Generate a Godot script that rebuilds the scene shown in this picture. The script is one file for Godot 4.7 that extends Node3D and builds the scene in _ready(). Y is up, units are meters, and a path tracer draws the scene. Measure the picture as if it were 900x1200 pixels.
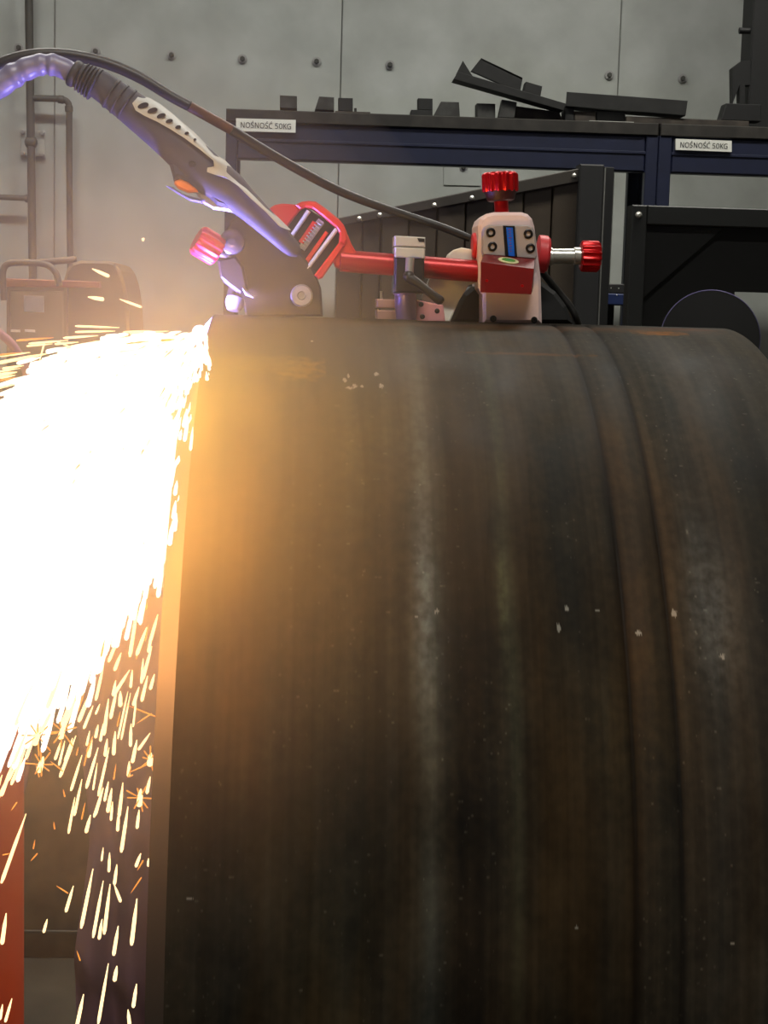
extends Node3D
# Plasma bevel cutting of a large steel pipe in a workshop. Units: metres, y up; the pipe's axis is the x axis.

const F := 1886.3                       # focal length in pixels of the 900 x 1200 frame
const EYE := Vector3(0, 0.50582, 1.49842)
const R := 0.5                          # pipe radius
const FLOOR := -0.85
const WALL := -3.1
const DECK := 0.985                     # top of the rack's shelf

var CB := Basis(Vector3(0.99839222, 0.02761563, 0.0495011), Vector3(-0.02128688, 0.99204109, -0.12410213), Vector3(-0.05253428, 0.12284888, 0.99103396))
var ORG := Vector3.ZERO                 # origin of the thing being built
var rng := RandomNumberGenerator.new()
var M := {}
var taken := {}

# ---------------------------------------------------------------- helpers
func W(px: float, py: float, z: float) -> Vector3:          # the point on the plane z = const seen at a pixel: used to measure the place off the photograph
	var d: Vector3 = CB * Vector3((px - 450.0) / F, (600.0 - py) / F, -1.0)
	return EYE + d * ((z - EYE.z) / d.z)

func S(z: float) -> float:                                   # metres per pixel at depth z
	return (EYE.z - z) / F * 1.008

func numbered(called: String) -> String:
	if not taken.has(called):
		taken[called] = 0
		return called
	taken[called] += 1
	return "%s_%03d" % [called, taken[called]]

func thing(called: String, label: String, category: String, at: Vector3, group := "") -> Node3D:
	var o := Node3D.new()
	o.name = numbered(called)
	add_child(o)
	o.position = at
	ORG = at
	o.set_meta("label", label)
	o.set_meta("category", category)
	if group:
		o.set_meta("group", group)
	return o

func tag(o: Node3D, label: String, category: String, group := "", kind := "") -> void:
	o.set_meta("label", label)
	o.set_meta("category", category)
	if group:
		o.set_meta("group", group)
	if kind:
		o.set_meta("kind", kind)

func struct(called: String, label: String, at := Vector3.ZERO) -> Node3D:
	var o := Node3D.new()
	o.name = called
	add_child(o)
	o.position = at
	ORG = at
	o.set_meta("kind", "structure")
	o.set_meta("label", label)
	o.set_meta("category", called.split("_")[0])
	return o

func mb() -> SurfaceTool:
	var st := SurfaceTool.new()
	st.begin(Mesh.PRIMITIVE_TRIANGLES)
	st.set_smooth_group(-1)
	return st

func done(st: SurfaceTool) -> ArrayMesh:
	st.generate_normals()
	return st.commit()

func put(called: String, what, mat: Material, parent: Node, at := Vector3.ZERO, turn := Basis()) -> MeshInstance3D:
	var o := MeshInstance3D.new()
	o.mesh = done(what) if what is SurfaceTool else what
	o.material_override = mat
	o.name = called
	if parent == self:
		o.name = numbered(called)
	parent.add_child(o, true)
	o.transform = Transform3D(turn, at)
	return o

func tri(st: SurfaceTool, a: Vector3, b: Vector3, c: Vector3) -> void:   # counter-clockwise seen from outside
	st.add_vertex(a - ORG)
	st.add_vertex(c - ORG)
	st.add_vertex(b - ORG)

func quad(st: SurfaceTool, a: Vector3, b: Vector3, c: Vector3, d: Vector3) -> void:
	tri(st, a, b, c)
	tri(st, a, c, d)

func area2(p: PackedVector2Array) -> float:
	var s := 0.0
	for i in p.size():
		s += p[i].cross(p[(i + 1) % p.size()])
	return s

func inset(p: PackedVector2Array, by: float) -> PackedVector2Array:     # p counter-clockwise
	var out := PackedVector2Array()
	var n := p.size()
	for i in n:
		var a: Vector2 = (p[i] - p[(i + n - 1) % n]).normalized()
		var b: Vector2 = (p[(i + 1) % n] - p[i]).normalized()
		var na := Vector2(-a.y, a.x)
		var nb := Vector2(-b.y, b.x)
		var m: Vector2 = (na + nb)
		m = m.normalized() if m.length() > 0.01 else na
		out.append(p[i] + m * (by / maxf(0.45, m.dot(na))))
	return out

# a flat outline with depth: z0 (back) to z1 (front), chamfered edges
func prism(st: SurfaceTool, pts, z0: float, z1: float, ch := 0.0, xf := Transform3D()) -> void:
	var p := PackedVector2Array(pts)
	if area2(p) < 0:
		p.reverse()
	var q := inset(p, ch) if ch > 0 else p
	var n := p.size()
	var rings := []
	var lv := [[q, z0], [p, z0 + ch], [p, z1 - ch], [q, z1]] if ch > 0 else [[p, z0], [p, z1]]
	for l in lv:
		var ring := PackedVector3Array()
		for v in l[0]:
			ring.append(xf * Vector3(v.x, v.y, l[1]))
		rings.append(ring)
	st.set_smooth_group(-1)
	for k in rings.size() - 1:
		for i in n:
			var j := (i + 1) % n
			quad(st, rings[k][i], rings[k][j], rings[k + 1][j], rings[k + 1][i])
	var t := Geometry2D.triangulate_polygon(q)
	var top: PackedVector3Array = rings[rings.size() - 1]
	var bot: PackedVector3Array = rings[0]
	for i in range(0, t.size(), 3):
		var a := t[i]
		var b := t[i + 1]
		var c := t[i + 2]
		if (q[b] - q[a]).cross(q[c] - q[a]) < 0:
			var e := b
			b = c
			c = e
		tri(st, top[a], top[b], top[c])
		tri(st, bot[a], bot[c], bot[b])

func box(st: SurfaceTool, lo: Vector3, hi: Vector3, ch := 0.0, xf := Transform3D()) -> void:
	prism(st, [Vector2(lo.x, lo.y), Vector2(hi.x, lo.y), Vector2(hi.x, hi.y), Vector2(lo.x, hi.y)], lo.z, hi.z, ch, xf)

# an outline measured in photo pixels on the plane z (its front face), going back by depth
func ppoly(st: SurfaceTool, pts: Array, z: float, depth: float, ch := 0.0) -> void:
	var p := []
	for i in range(0, pts.size(), 2):
		var w := W(pts[i], pts[i + 1], z)
		p.append(Vector2(w.x, w.y))
	prism(st, p, z - depth, z, ch)

func rounded(x0: float, y0: float, x1: float, y1: float, r: float, seg := 4) -> Array:
	var out := []
	for c in [[x1 - r, y1 - r, 0.0], [x0 + r, y1 - r, 0.5], [x0 + r, y0 + r, 1.0], [x1 - r, y0 + r, 1.5]]:
		for k in seg + 1:
			var a: float = (c[2] + 0.5 * k / seg) * PI
			out.append(Vector2(c[0] + r * cos(a), c[1] + r * sin(a)))
	return out

func tube(st: SurfaceTool, pts: Array, rad: Array, segs := 12, flat_z := 1.0) -> void:
	var n := pts.size()
	var rings := []
	var up := Vector3(0, 0, 1)
	for i in n:
		var t: Vector3 = (pts[mini(i + 1, n - 1)] - pts[maxi(i - 1, 0)]).normalized()
		var s: Vector3 = t.cross(up)
		if s.length() < 0.05:
			s = t.cross(Vector3(0.3, 1, 0))
		s = s.normalized()
		var b: Vector3 = s.cross(t).normalized()
		up = b
		var ring := PackedVector3Array()
		for k in segs:
			var a := TAU * k / segs
			ring.append(pts[i] + (s * cos(a) + b * sin(a) * flat_z) * rad[i])
		rings.append(ring)
	st.set_smooth_group(1)
	for i in n - 1:
		for k in segs:
			var j := (k + 1) % segs
			quad(st, rings[i][k], rings[i][j], rings[i + 1][j], rings[i + 1][k])
	st.set_smooth_group(-1)
	for k in segs:
		var j := (k + 1) % segs
		tri(st, pts[0], rings[0][j], rings[0][k])
		tri(st, pts[n - 1], rings[n - 1][k], rings[n - 1][j])

# a smooth curve through pixel points [px, py, z, radius in px] as a tube
func ptube(st: SurfaceTool, keys: Array, segs := 12, steps := 6, flat_z := 1.0) -> void:
	var pts := []
	var rad := []
	var n := keys.size()
	for i in n - 1:
		for k in steps + (1 if i == n - 2 else 0):
			var t := float(k) / steps
			var v := []
			for c in 4:
				v.append(cubic_interpolate(keys[i][c], keys[i + 1][c], keys[maxi(i - 1, 0)][c], keys[mini(i + 2, n - 1)][c], t))
			pts.append(W(v[0], v[1], v[2]))
			rad.append(v[3] * S(v[2]))
	tube(st, pts, rad, segs, flat_z)

func straight(st: SurfaceTool, a: Vector3, b: Vector3, r: float, segs := 16, ch := 0.0) -> void:   # a round bar with chamfered ends
	var d := (b - a).normalized()
	if ch > 0:
		lathe_along(st, a, b, [Vector2(r - ch, 0), Vector2(r, ch), Vector2(r, (b - a).length() - ch), Vector2(r - ch, (b - a).length())], segs)
	else:
		lathe_along(st, a, b, [Vector2(r, 0), Vector2(r, (b - a).length())], segs)

func frame_along(a: Vector3, b: Vector3) -> Transform3D:
	var y := (b - a).normalized()
	var x := y.cross(Vector3(0, 0, 1))
	if x.length() < 0.1:
		x = y.cross(Vector3(1, 0, 0)) * -1.0
	x = x.normalized()
	return Transform3D(Basis(x, y, x.cross(y)), a)

# profile [(radius, distance)] turned round the line from a to b; flutes > 0 cuts grooves along it
func lathe_along(st: SurfaceTool, a: Vector3, b: Vector3, prof: Array, segs := 24, flutes := 0, flute_depth := 0.0) -> void:
	var xf := frame_along(a, b)
	var rings := []
	for p in prof:
		var ring := PackedVector3Array()
		for k in segs:
			var t := TAU * k / segs
			var r: float = p.x
			if flutes:
				r -= flute_depth * pow(0.5 - 0.5 * cos(t * flutes), 0.6)
			ring.append(xf * Vector3(maxf(r, 0.0001) * cos(t), p.y, -maxf(r, 0.0001) * sin(t)))
		rings.append(ring)
	var g := 2
	for i in prof.size() - 1:
		if i > 0:
			var u: Vector2 = (prof[i] - prof[i - 1]).normalized()
			var w: Vector2 = (prof[i + 1] - prof[i]).normalized()
			if u.dot(w) < 0.8:
				g += 1
		st.set_smooth_group(g)
		for k in segs:
			var j := (k + 1) % segs
			quad(st, rings[i][k], rings[i][j], rings[i + 1][j], rings[i + 1][k])
	st.set_smooth_group(-1)
	var last := prof.size() - 1
	var c0: Vector3 = xf * Vector3(0, prof[0].y, 0)
	var c1: Vector3 = xf * Vector3(0, prof[last].y, 0)
	for k in segs:
		var j := (k + 1) % segs
		tri(st, c0, rings[0][j], rings[0][k])
		tri(st, c1, rings[last][k], rings[last][j])

func ball(st: SurfaceTool, c: Vector3, r: float, segs := 12) -> void:
	var prof := []
	for i in 9:
		var t := PI * i / 8.0
		prof.append(Vector2(r * sin(t), r - r * cos(t)))
	lathe_along(st, c - Vector3(0, r, 0), c + Vector3(0, r, 0), prof, segs)

func hexnut(st: SurfaceTool, a: Vector3, b: Vector3, r: float) -> void:
	lathe_along(st, a, b, [Vector2(r, 0), Vector2(r, (b - a).length() * 0.8), Vector2(r * 0.85, (b - a).length())], 6)

# ---------------------------------------------------------------- materials
func mat(called: String, c: Color, rough := 0.5, metal := 0.0, spec := 0.5) -> StandardMaterial3D:
	var m := StandardMaterial3D.new()
	m.resource_name = called
	m.albedo_color = c
	m.roughness = rough
	m.metallic = metal
	m.metallic_specular = spec
	M[called] = m
	return m

func noise_tex(freq: float, lo: Color, hi: Color, seed_: int, size := 512, octaves := 5, mid := Color(0, 0, 0, 0)) -> NoiseTexture2D:
	var n := FastNoiseLite.new()
	n.noise_type = FastNoiseLite.TYPE_SIMPLEX_SMOOTH
	n.frequency = freq
	n.fractal_octaves = octaves
	n.seed = seed_
	var t := NoiseTexture2D.new()
	t.width = size
	t.height = size
	t.seamless = true
	t.noise = n
	var g := Gradient.new()
	g.set_color(0, lo)
	g.set_color(1, hi)
	if mid.a > 0:
		g.add_point(0.5, mid)
	t.color_ramp = g
	return t

func mottled(m: StandardMaterial3D, t: Texture2D, scale: float, scale_y := 0.0) -> void:
	m.albedo_texture = t
	m.uv1_triplanar = true
	m.uv1_world_triplanar = true
	m.uv1_scale = Vector3(scale, scale_y if scale_y > 0 else scale, scale)

func materials() -> void:
	var grime := noise_tex(0.012, Color(0.86, 0.86, 0.85), Color(1, 1, 1), 3)
	var coarse := noise_tex(0.006, Color(0.55, 0.53, 0.50), Color(1, 1, 1), 5)
	mottled(mat("wall_sheet", Color(0.70, 0.715, 0.70), 0.62, 0.0, 0.4), grime, 0.7)
	mat("wall_gap", Color(0.5, 0.5, 0.48), 0.8)
	mottled(mat("concrete", Color(0.33, 0.28, 0.215), 0.8), coarse, 0.8)
	mat("ceiling", Color(0.35, 0.35, 0.34), 0.9)
	mat("bolt_steel", Color(0.60, 0.60, 0.59), 0.45, 0.2)
	mottled(mat("grey_pipe", Color(0.27, 0.27, 0.25), 0.55), grime, 4.0)
	mottled(mat("rack_blue", Color(0.06, 0.09, 0.20), 0.5), grime, 3.0)
	mottled(mat("deck_brown", Color(0.19, 0.175, 0.155), 0.75), coarse, 5.0)
	mottled(mat("offcut_dark", Color(0.09, 0.09, 0.085), 0.7), coarse, 6.0)
	mottled(mat("offcut_grey", Color(0.23, 0.23, 0.22), 0.6), coarse, 6.0)
	mottled(mat("offcut_brown", Color(0.24, 0.21, 0.18), 0.75), coarse, 6.0)
	mat("label_white", Color(0.82, 0.82, 0.79), 0.6)
	mat("ink", Color(0.06, 0.06, 0.06), 0.7)
	mottled(mat("screen_brown", Color(0.215, 0.172, 0.118), 0.6), grime, 2.0)
	mat("screen_rim", Color(0.20, 0.18, 0.155), 0.5)
	mat("post_black", Color(0.085, 0.085, 0.088), 0.6)
	mat("black", Color(0.022, 0.022, 0.024), 0.6)
	mat("frame_black", Color(0.062, 0.068, 0.064), 0.55)
	mat("panel_black", Color(0.035, 0.037, 0.036), 0.6)
	mat("panel_dark", Color(0.06, 0.06, 0.058), 0.6)
	mat("bright_edge", Color(0.6, 0.6, 0.58), 0.35, 0.6)
	mat("drum", Color(0.035, 0.035, 0.037), 0.5)
	mat("drum_rim_glint", Color(0.36, 0.33, 0.50), 0.3, 0.3)  # violet highlight of the rim put into its colour
	mat("bracket_blue", Color(0.06, 0.13, 0.30), 0.5)
	mat("red_paint", Color(0.84, 0.15, 0.075), 0.45)
	mat("red_dark", Color(0.42, 0.015, 0.02), 0.4)
	mat("red_shade", Color(0.22, 0.05, 0.045), 0.5)  # red with the shade under the height knob painted in
	mat("red_anod", Color(0.72, 0.035, 0.06), 0.28, 0.55)
	mat("red_rod", Color(0.66, 0.025, 0.04), 0.35, 0.3)
	mat("pin_white", Color(0.88, 0.87, 0.84), 0.3, 0.15)
	mat("knob_arc_tint", Color(0.92, 0.12, 0.25), 0.32, 0.2)  # red knob with the arc's violet light put into its colour
	mat("pink_flange", Color(0.80, 0.20, 0.22), 0.45)
	mat("housing_pale", Color(0.90, 0.79, 0.78), 0.42)
	mat("cover_grey", Color(0.66, 0.61, 0.60), 0.42, 0.15)
	mat("plate_white", Color(0.90, 0.88, 0.82), 0.5)
	mat("plate_pink", Color(0.82, 0.55, 0.56), 0.5)
	mat("foot_tan", Color(0.66, 0.49, 0.43), 0.5)
	mat("screw_dark", Color(0.16, 0.14, 0.14), 0.35, 0.6)
	mat("scale_blue", Color(0.04, 0.36, 0.80), 0.4)
	mat("ink_red", Color(0.6, 0.15, 0.25), 0.5)
	mat("silver", Color(0.80, 0.79, 0.76), 0.3, 0.75)
	mat("clamp_cap", Color(0.78, 0.77, 0.74), 0.45, 0.2)
	mat("clamp_black", Color(0.05, 0.045, 0.045), 0.4)
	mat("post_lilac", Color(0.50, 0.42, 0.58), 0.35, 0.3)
	mat("level_ring", Color(0.85, 0.82, 0.60), 0.4)
	mat("level_green", Color(0.35, 0.62, 0.22), 0.15)
	mat("holder_grey", Color(0.15, 0.125, 0.115), 0.5, 0.1)
	mat("holder_steel", Color(0.45, 0.42, 0.42), 0.3, 0.6)
	mat("nozzle", Color(0.75, 0.72, 0.72), 0.35, 0.4)
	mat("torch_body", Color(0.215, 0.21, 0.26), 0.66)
	mat("torch_ring", Color(0.16, 0.155, 0.175), 0.6)
	mat("torch_inlay", Color(0.72, 0.71, 0.68), 0.5)
	mat("trigger", Color(0.95, 0.50, 0.08), 0.4)
	mat("guard", Color(0.45, 0.43, 0.52), 0.4)
	mat("hose_black", Color(0.10, 0.095, 0.09), 0.45)
	mat("hose_rust", Color(0.36, 0.20, 0.11), 0.5)
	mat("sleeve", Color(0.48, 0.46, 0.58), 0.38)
	mat("machine_body", Color(0.36, 0.31, 0.24), 0.6)
	mat("machine_front", Color(0.45, 0.42, 0.32), 0.6)
	mat("machine_red", Color(0.52, 0.24, 0.13), 0.6)
	mat("machine_tube", Color(0.30, 0.28, 0.24), 0.45)
	mottled(mat("bench", Color(0.34, 0.28, 0.20), 0.7), coarse, 3.0)
	mat("orange_paint", Color(0.85, 0.27, 0.07), 0.5)
	mat("cloth", Color(0.48, 0.345, 0.35), 0.9)
	mat("hose_pink", Color(0.62, 0.40, 0.42), 0.5)
	mat("lamp_housing", Color(0.7, 0.7, 0.7), 0.6)
	for e in [["spark_white", Color(1, 0.86, 0.62), 2.2], ["spark_orange", Color(1, 0.62, 0.24), 1.2], ["spark_core", Color(1, 0.975, 0.93), 1.6], ["lamp_glow", Color(1, 0.97, 0.9), 3.0]]:
		var m := mat(e[0], Color(0.1, 0.08, 0.05), 0.9)
		m.emission_enabled = true
		m.emission = e[1]
		m.emission_energy_multiplier = e[2]

# ---------------------------------------------------------------- the scene
func _ready() -> void:
	rng.seed = 11
	var cam := Camera3D.new()
	cam.name = "camera"
	cam.transform = Transform3D(CB, EYE)
	cam.fov = rad_to_deg(2.0 * atan(600.0 / F))
	cam.near = 0.05
	cam.far = 30.0
	add_child(cam)
	cam.current = true

	var env := Environment.new()
	env.background_mode = Environment.BG_COLOR
	env.background_color = Color(0.02, 0.02, 0.022)
	env.tonemap_mode = Environment.TONE_MAPPER_LINEAR
	env.tonemap_exposure = 1.0
	env.sdfgi_enabled = true
	env.ssao_enabled = true
	env.ssil_enabled = true
	env.volumetric_fog_enabled = true
	env.volumetric_fog_density = 0.0
	var we := WorldEnvironment.new()
	we.name = "environment"
	we.environment = env
	add_child(we)

	# ceiling lamps of the workshop
	for l in [[-0.8, -1.5, 4.2], [1.1, -1.5, 5.2], [0.1, 1.4, 5.4]]:
		var a := AreaLight3D.new()
		a.name = "ceiling_lamp_light"
		a.area_size = Vector2(1.2, 0.25)
		a.light_energy = l[2]
		a.light_color = Color(1.0, 0.99, 0.95)
		a.area_normalize_energy = true
		a.shadow_enabled = true
		a.area_range = 12.0
		add_child(a, true)
		a.transform = Transform3D(Basis(Vector3.RIGHT, -PI / 2), Vector3(l[0], 2.62, l[1]))
	# the arc (blue-violet) and the spark plume (warm)
	for l in [[228, 380, 0.02, 0.16, Color(0.58, 0.55, 1.0), 0.010], [205, 450, 0.28, 0.035, Color(1.0, 0.79, 0.36), 0.03], [150, 590, 0.40, 0.085, Color(1.0, 0.73, 0.35), 0.05], [75, 715, 0.42, 0.09, Color(1.0, 0.66, 0.36), 0.05]]:
		var o := OmniLight3D.new()
		o.name = "glow_light"
		o.light_energy = l[3]
		o.light_color = l[4]
		o.light_size = l[5]
		o.omni_range = 12.0
		o.omni_attenuation = 2.0
		o.shadow_enabled = true
		add_child(o, true)
		o.position = W(l[0], l[1], l[2])

	materials()
	room()
	steel_pipe()
	storage_rack()
	offcuts()
	background_right()
	background_left()
	carriage()
	torch()
	hoses()
	sparks()
	smoke()

# ---------------------------------------------------------------- the room
func room() -> void:
	var o := struct("floor", "grey brown concrete workshop floor")
	var st := mb()
	box(st, Vector3(-3.4, FLOOR - 0.1, WALL - 0.1), Vector3(3.8, FLOOR, 3.2))
	put("slab", st, M.concrete, o)
	o = struct("ceiling", "dark workshop ceiling above the lamps")
	st = mb()
	box(st, Vector3(-3.4, 2.75, WALL - 0.1), Vector3(3.8, 2.85, 3.2))
	put("slab", st, M.ceiling, o)
	for w in [["wall_left", -3.4, -3.3, WALL - 0.1, 3.2], ["wall_right", 3.7, 3.8, WALL - 0.1, 3.2], ["wall_front", -3.4, 3.8, 3.1, 3.2]]:
		o = struct(w[0], "plain grey workshop " + w[0].replace("_", " "))
		st = mb()
		box(st, Vector3(w[1], FLOOR, w[3]), Vector3(w[2], 2.75, w[4]))
		put("surface", st, M.wall_sheet, o)
	for l in [[-0.8, -1.5], [1.1, -1.5], [0.1, 1.4]]:
		var t := thing("ceiling_lamp", "long ceiling lamp %s" % ["above the left of the pipe" if l[0] < 0 else "above the right of the pipe" if l[0] > 0.5 else "behind the camera"], "lamp", Vector3(l[0], 2.75, l[1]))
		st = mb()
		box(st, Vector3(l[0] - 0.64, 2.66, l[1] - 0.15), Vector3(l[0] + 0.64, 2.75, l[1] + 0.15), 0.01)
		put("housing", st, M.lamp_housing, t)
		st = mb()
		box(st, Vector3(l[0] - 0.6, 2.63, l[1] - 0.125), Vector3(l[0] + 0.6, 2.66, l[1] + 0.125))
		put("glow_panel", st, M.lamp_glow, t)
		for q in [[-0.64, -0.62, -0.15, 0.15], [0.62, 0.64, -0.15, 0.15], [-0.64, 0.64, -0.15, -0.14], [-0.64, 0.64, 0.14, 0.15]]:  # unseen skirts added to shade the top of the back wall
			st = mb()
			box(st, Vector3(l[0] + q[0], 2.53, l[1] + q[2]), Vector3(l[0] + q[1], 2.66, l[1] + q[3]))
			put("added_skirt", st, M.lamp_housing, t)

	# back wall: sheets with joints between them, and a row of bolts with washers
	o = struct("wall_back", "pale grey sheet clad back wall with seams and bolts")
	st = mb()
	box(st, Vector3(-3.4, FLOOR, WALL - 0.12), Vector3(3.8, 2.75, WALL - 0.006))
	put("wall_backing", st, M.wall_gap, o)
	var xs := [-3.4]
	for px in [-611, -274, 64, 400, 726, 1063, 1400]:
		xs.append(W(px, 60, WALL).x)
	xs.append(3.8)
	for i in xs.size() - 1:
		st = mb()
		box(st, Vector3(xs[i] + 0.0016, FLOOR, WALL - 0.006), Vector3(xs[i + 1] - 0.0016, 2.75, WALL), 0.0012)
		put("panel", st, M.wall_sheet, o)
	st = mb()
	ppoly(st, [519, 140, 563, 142, 563, 218, 520, 217], WALL + 0.004, 0.004, 0.0008)
	put("patch_plate", st, M.wall_sheet, o)
	for b in [[22, 56], [112, 60], [201, 64.5], [284, 69], [371, 72], [457, 76], [543, 196], [714, 88], [800, 92]]:
		var c := W(b[0], b[1], WALL + 0.004)
		st = mb()
		hexnut(st, c, c + Vector3(0, 0, 0.010), 0.0072)
		var nut := put("bolt", st, M.grey_pipe, o)
		st = mb()
		lathe_along(st, c - Vector3(0, 0, 0.0035), c + Vector3(0, 0, 1), [Vector2(0.0128, 0), Vector2(0.0128, 0.0038), Vector2(0.0118, 0.0046)], 18)
		put("washer", st, M.bolt_steel, nut)

# ---------------------------------------------------------------- the big pipe
const XL := -0.081
const XR := 0.393

func on_pipe(px: float, py: float) -> Vector2:       # (x, angle) of the point of the pipe seen at a pixel
	var d: Vector3 = CB * Vector3((px - 450.0) / F, (600.0 - py) / F, -1.0)
	var a := d.y * d.y + d.z * d.z
	var b := EYE.y * d.y + EYE.z * d.z
	var c := EYE.y * EYE.y + EYE.z * EYE.z - R * R
	var t := (-b - sqrt(maxf(b * b - a * c, 0.0))) / a
	var p := EYE + d * t
	return Vector2(p.x, atan2(p.y, p.z))

func pipe_skin() -> Array:
	var wide := 1024
	var high := 1024
	var fine := FastNoiseLite.new()
	fine.seed = 4
	fine.frequency = 0.02
	fine.fractal_octaves = 4
	var patch := FastNoiseLite.new()
	patch.seed = 9
	patch.frequency = 0.0045
	patch.fractal_octaves = 4
	var line := FastNoiseLite.new()
	line.seed = 21
	line.frequency = 0.03
	line.fractal_octaves = 3
	var im := Image.create(wide, high, false, Image.FORMAT_RGB8)
	var rough := Image.create(wide, high, false, Image.FORMAT_RGB8)
	# rings that run round the pipe: [x, half width, red, green, blue]
	var rings := [[0.022, 0.030, 0.015, 0.012, 0.0], [0.091, 0.009, 0.075, 0.085, 0.085], [0.118, 0.016, -0.035, -0.045, -0.045], [0.149, 0.004, 0.05, 0.06, 0.045], [0.175, 0.014, -0.01, -0.012, -0.015],
		[0.2275, 0.0028, -0.07, -0.07, -0.06], [0.2585, 0.0026, -0.06, -0.06, -0.05], [0.243, 0.009, 0.02, 0.01, 0.0], [0.30, 0.022, 0.005, 0.015, 0.025], [0.345, 0.006, -0.03, -0.035, -0.035], [0.05, 0.006, -0.02, -0.02, -0.02]]
	var across := []
	for i in wide:
		var x := XL + (XR - XL) * i / wide
		var c := Vector3(0.168, 0.143, 0.107)
		for r in rings:
			var k := exp(-pow((x - r[0]) / r[1], 2.0))
			c += Vector3(r[2], r[3], r[4]) * k
		c += Vector3(1, 1, 0.9) * (line.get_noise_2d(i * 1.6, 0.0) * 0.026)
		across.append(c)
	var patches := []               # broad bluish and paler patches: [texel, texel, half width, half height, colour]
	for b in [[496, 700, 0.0095, 0.17, 0.125, 0.15, 0.165], [492, 540, 0.012, 0.11, 0.03, 0.036, 0.036], [835, 730, 0.017, 0.11, 0.10, 0.115, 0.13], [588, 690, 0.0035, 0.11, 0.09, 0.11, 0.075], [815, 640, 0.016, 0.09, 0.02, 0.03, 0.04], [430, 560, 0.028, 0.20, 0.04, 0.035, 0.005], [560, 880, 0.03, 0.15, 0.02, 0.016, 0.008], [735, 860, 0.03, 0.12, 0.02, 0.014, 0.0]]:
		var h := on_pipe(b[0], b[1])
		patches.append([(h.x - XL) / (XR - XL) * wide, fposmod(h.y / PI, 1.0) * high, b[2] / (XR - XL) * wide, b[3] / PI * high, Vector3(b[4], b[5], b[6])])
	for j in high:
		var down := absf(2.0 * fposmod(float(j) / high + 0.25, 1.0) - 1.0) * high
		for i in wide:
			var c: Vector3 = across[i]
			var p := patch.get_noise_2d(i * 1.0, down * 1.2)
			var n := fine.get_noise_2d(i * 2.2, down * 3.2)
			var s := fine.get_noise_2d(i * 3.0 + 700.0, down * 0.12)
			var q := patch.get_noise_2d(i * 1.3 + 3000.0, down * 0.3)
			c *= 1.0 + 0.42 * p + 0.16 * n + 0.12 * s
			c += Vector3(0.030, 0.010, -0.010) * clampf(q * 2.2, -0.5, 1.0)
			for b in patches:
				var e := pow((i - b[0]) / b[2], 2.0) + pow((j - b[1]) / b[3], 2.0)
				if e < 7.0:
					c += b[4] * (exp(-e) * (0.9 + 0.6 * n + 0.3 * p))
			var rr := 0.66 + 0.15 * p - 0.1 * q
			var g := fine.get_noise_2d(i * 2.6 + 900.0, down * 8.5)
			if g > 0.50 and q < 0.0:
				c += Vector3(0.13, 0.13, 0.12) * minf((g - 0.50) * 7.0, 1.0)
			im.set_pixel(i, j, Color(clampf(c.x, 0.02, 1), clampf(c.y, 0.02, 1), clampf(c.z, 0.02, 1)))
			rough.set_pixel(i, j, Color(rr, rr, rr))
	# pale chips and scratches in the scale
	for f in [[404, 446, 5, 3], [410, 454, 8, 2], [416, 452, 6, 3], [408, 440, 3, 3], [441, 438, 6, 3], [447, 452, 6, 3], [424, 453, 4, 2], [366, 400, 4, 2], [512, 716, 3, 3], [488, 722, 2, 2], [790, 720, 4, 5], [846, 769, 4, 3], [222, 1052, 4, 1], [676, 1088, 2, 3], [858, 1106, 3, 2], [700, 716, 3, 2], [664, 712, 3, 4], [655, 735, 3, 5], [748, 742, 5, 3]]:
		var h := on_pipe(f[0], f[1])
		var ci := int((h.x - XL) / (XR - XL) * wide)
		var cj := int(fposmod(h.y / PI, 1.0) * high)
		var fw: float = f[2] * (1.5 if f[1] > 600 else 1.0)
		var fh: float = f[3] * (0.5 if f[1] > 600 else 1.0)
		for dj in range(-int(fh), int(fh) + 1):
			for di in range(-int(fw), int(fw) + 1):
				if Vector2(float(di) / fw, float(dj) / fh).length() < 0.75 + 0.5 * fine.get_noise_2d(di * 20.0 + f[0], dj * 20.0):
					im.set_pixel(clampi(ci + di, 0, wide - 1), posmod(cj + dj, high), Color(0.52, 0.50, 0.46))
	# rust coloured marks that run along the pipe, and a yellow reflection painted in
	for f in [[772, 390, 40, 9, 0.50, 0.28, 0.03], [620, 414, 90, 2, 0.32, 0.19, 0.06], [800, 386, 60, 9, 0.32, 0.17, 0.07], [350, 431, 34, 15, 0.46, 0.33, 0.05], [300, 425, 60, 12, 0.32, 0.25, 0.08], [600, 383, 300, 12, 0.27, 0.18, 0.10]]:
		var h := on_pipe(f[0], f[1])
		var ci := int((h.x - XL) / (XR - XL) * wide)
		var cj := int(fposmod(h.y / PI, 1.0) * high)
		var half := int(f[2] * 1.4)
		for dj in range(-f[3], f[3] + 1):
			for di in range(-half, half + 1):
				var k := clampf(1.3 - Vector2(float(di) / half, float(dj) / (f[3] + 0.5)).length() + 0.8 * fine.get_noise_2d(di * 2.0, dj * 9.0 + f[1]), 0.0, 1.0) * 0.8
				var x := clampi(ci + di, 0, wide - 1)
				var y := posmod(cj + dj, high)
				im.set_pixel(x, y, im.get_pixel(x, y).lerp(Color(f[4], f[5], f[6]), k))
	return [ImageTexture.create_from_image(im), ImageTexture.create_from_image(rough)]

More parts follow.
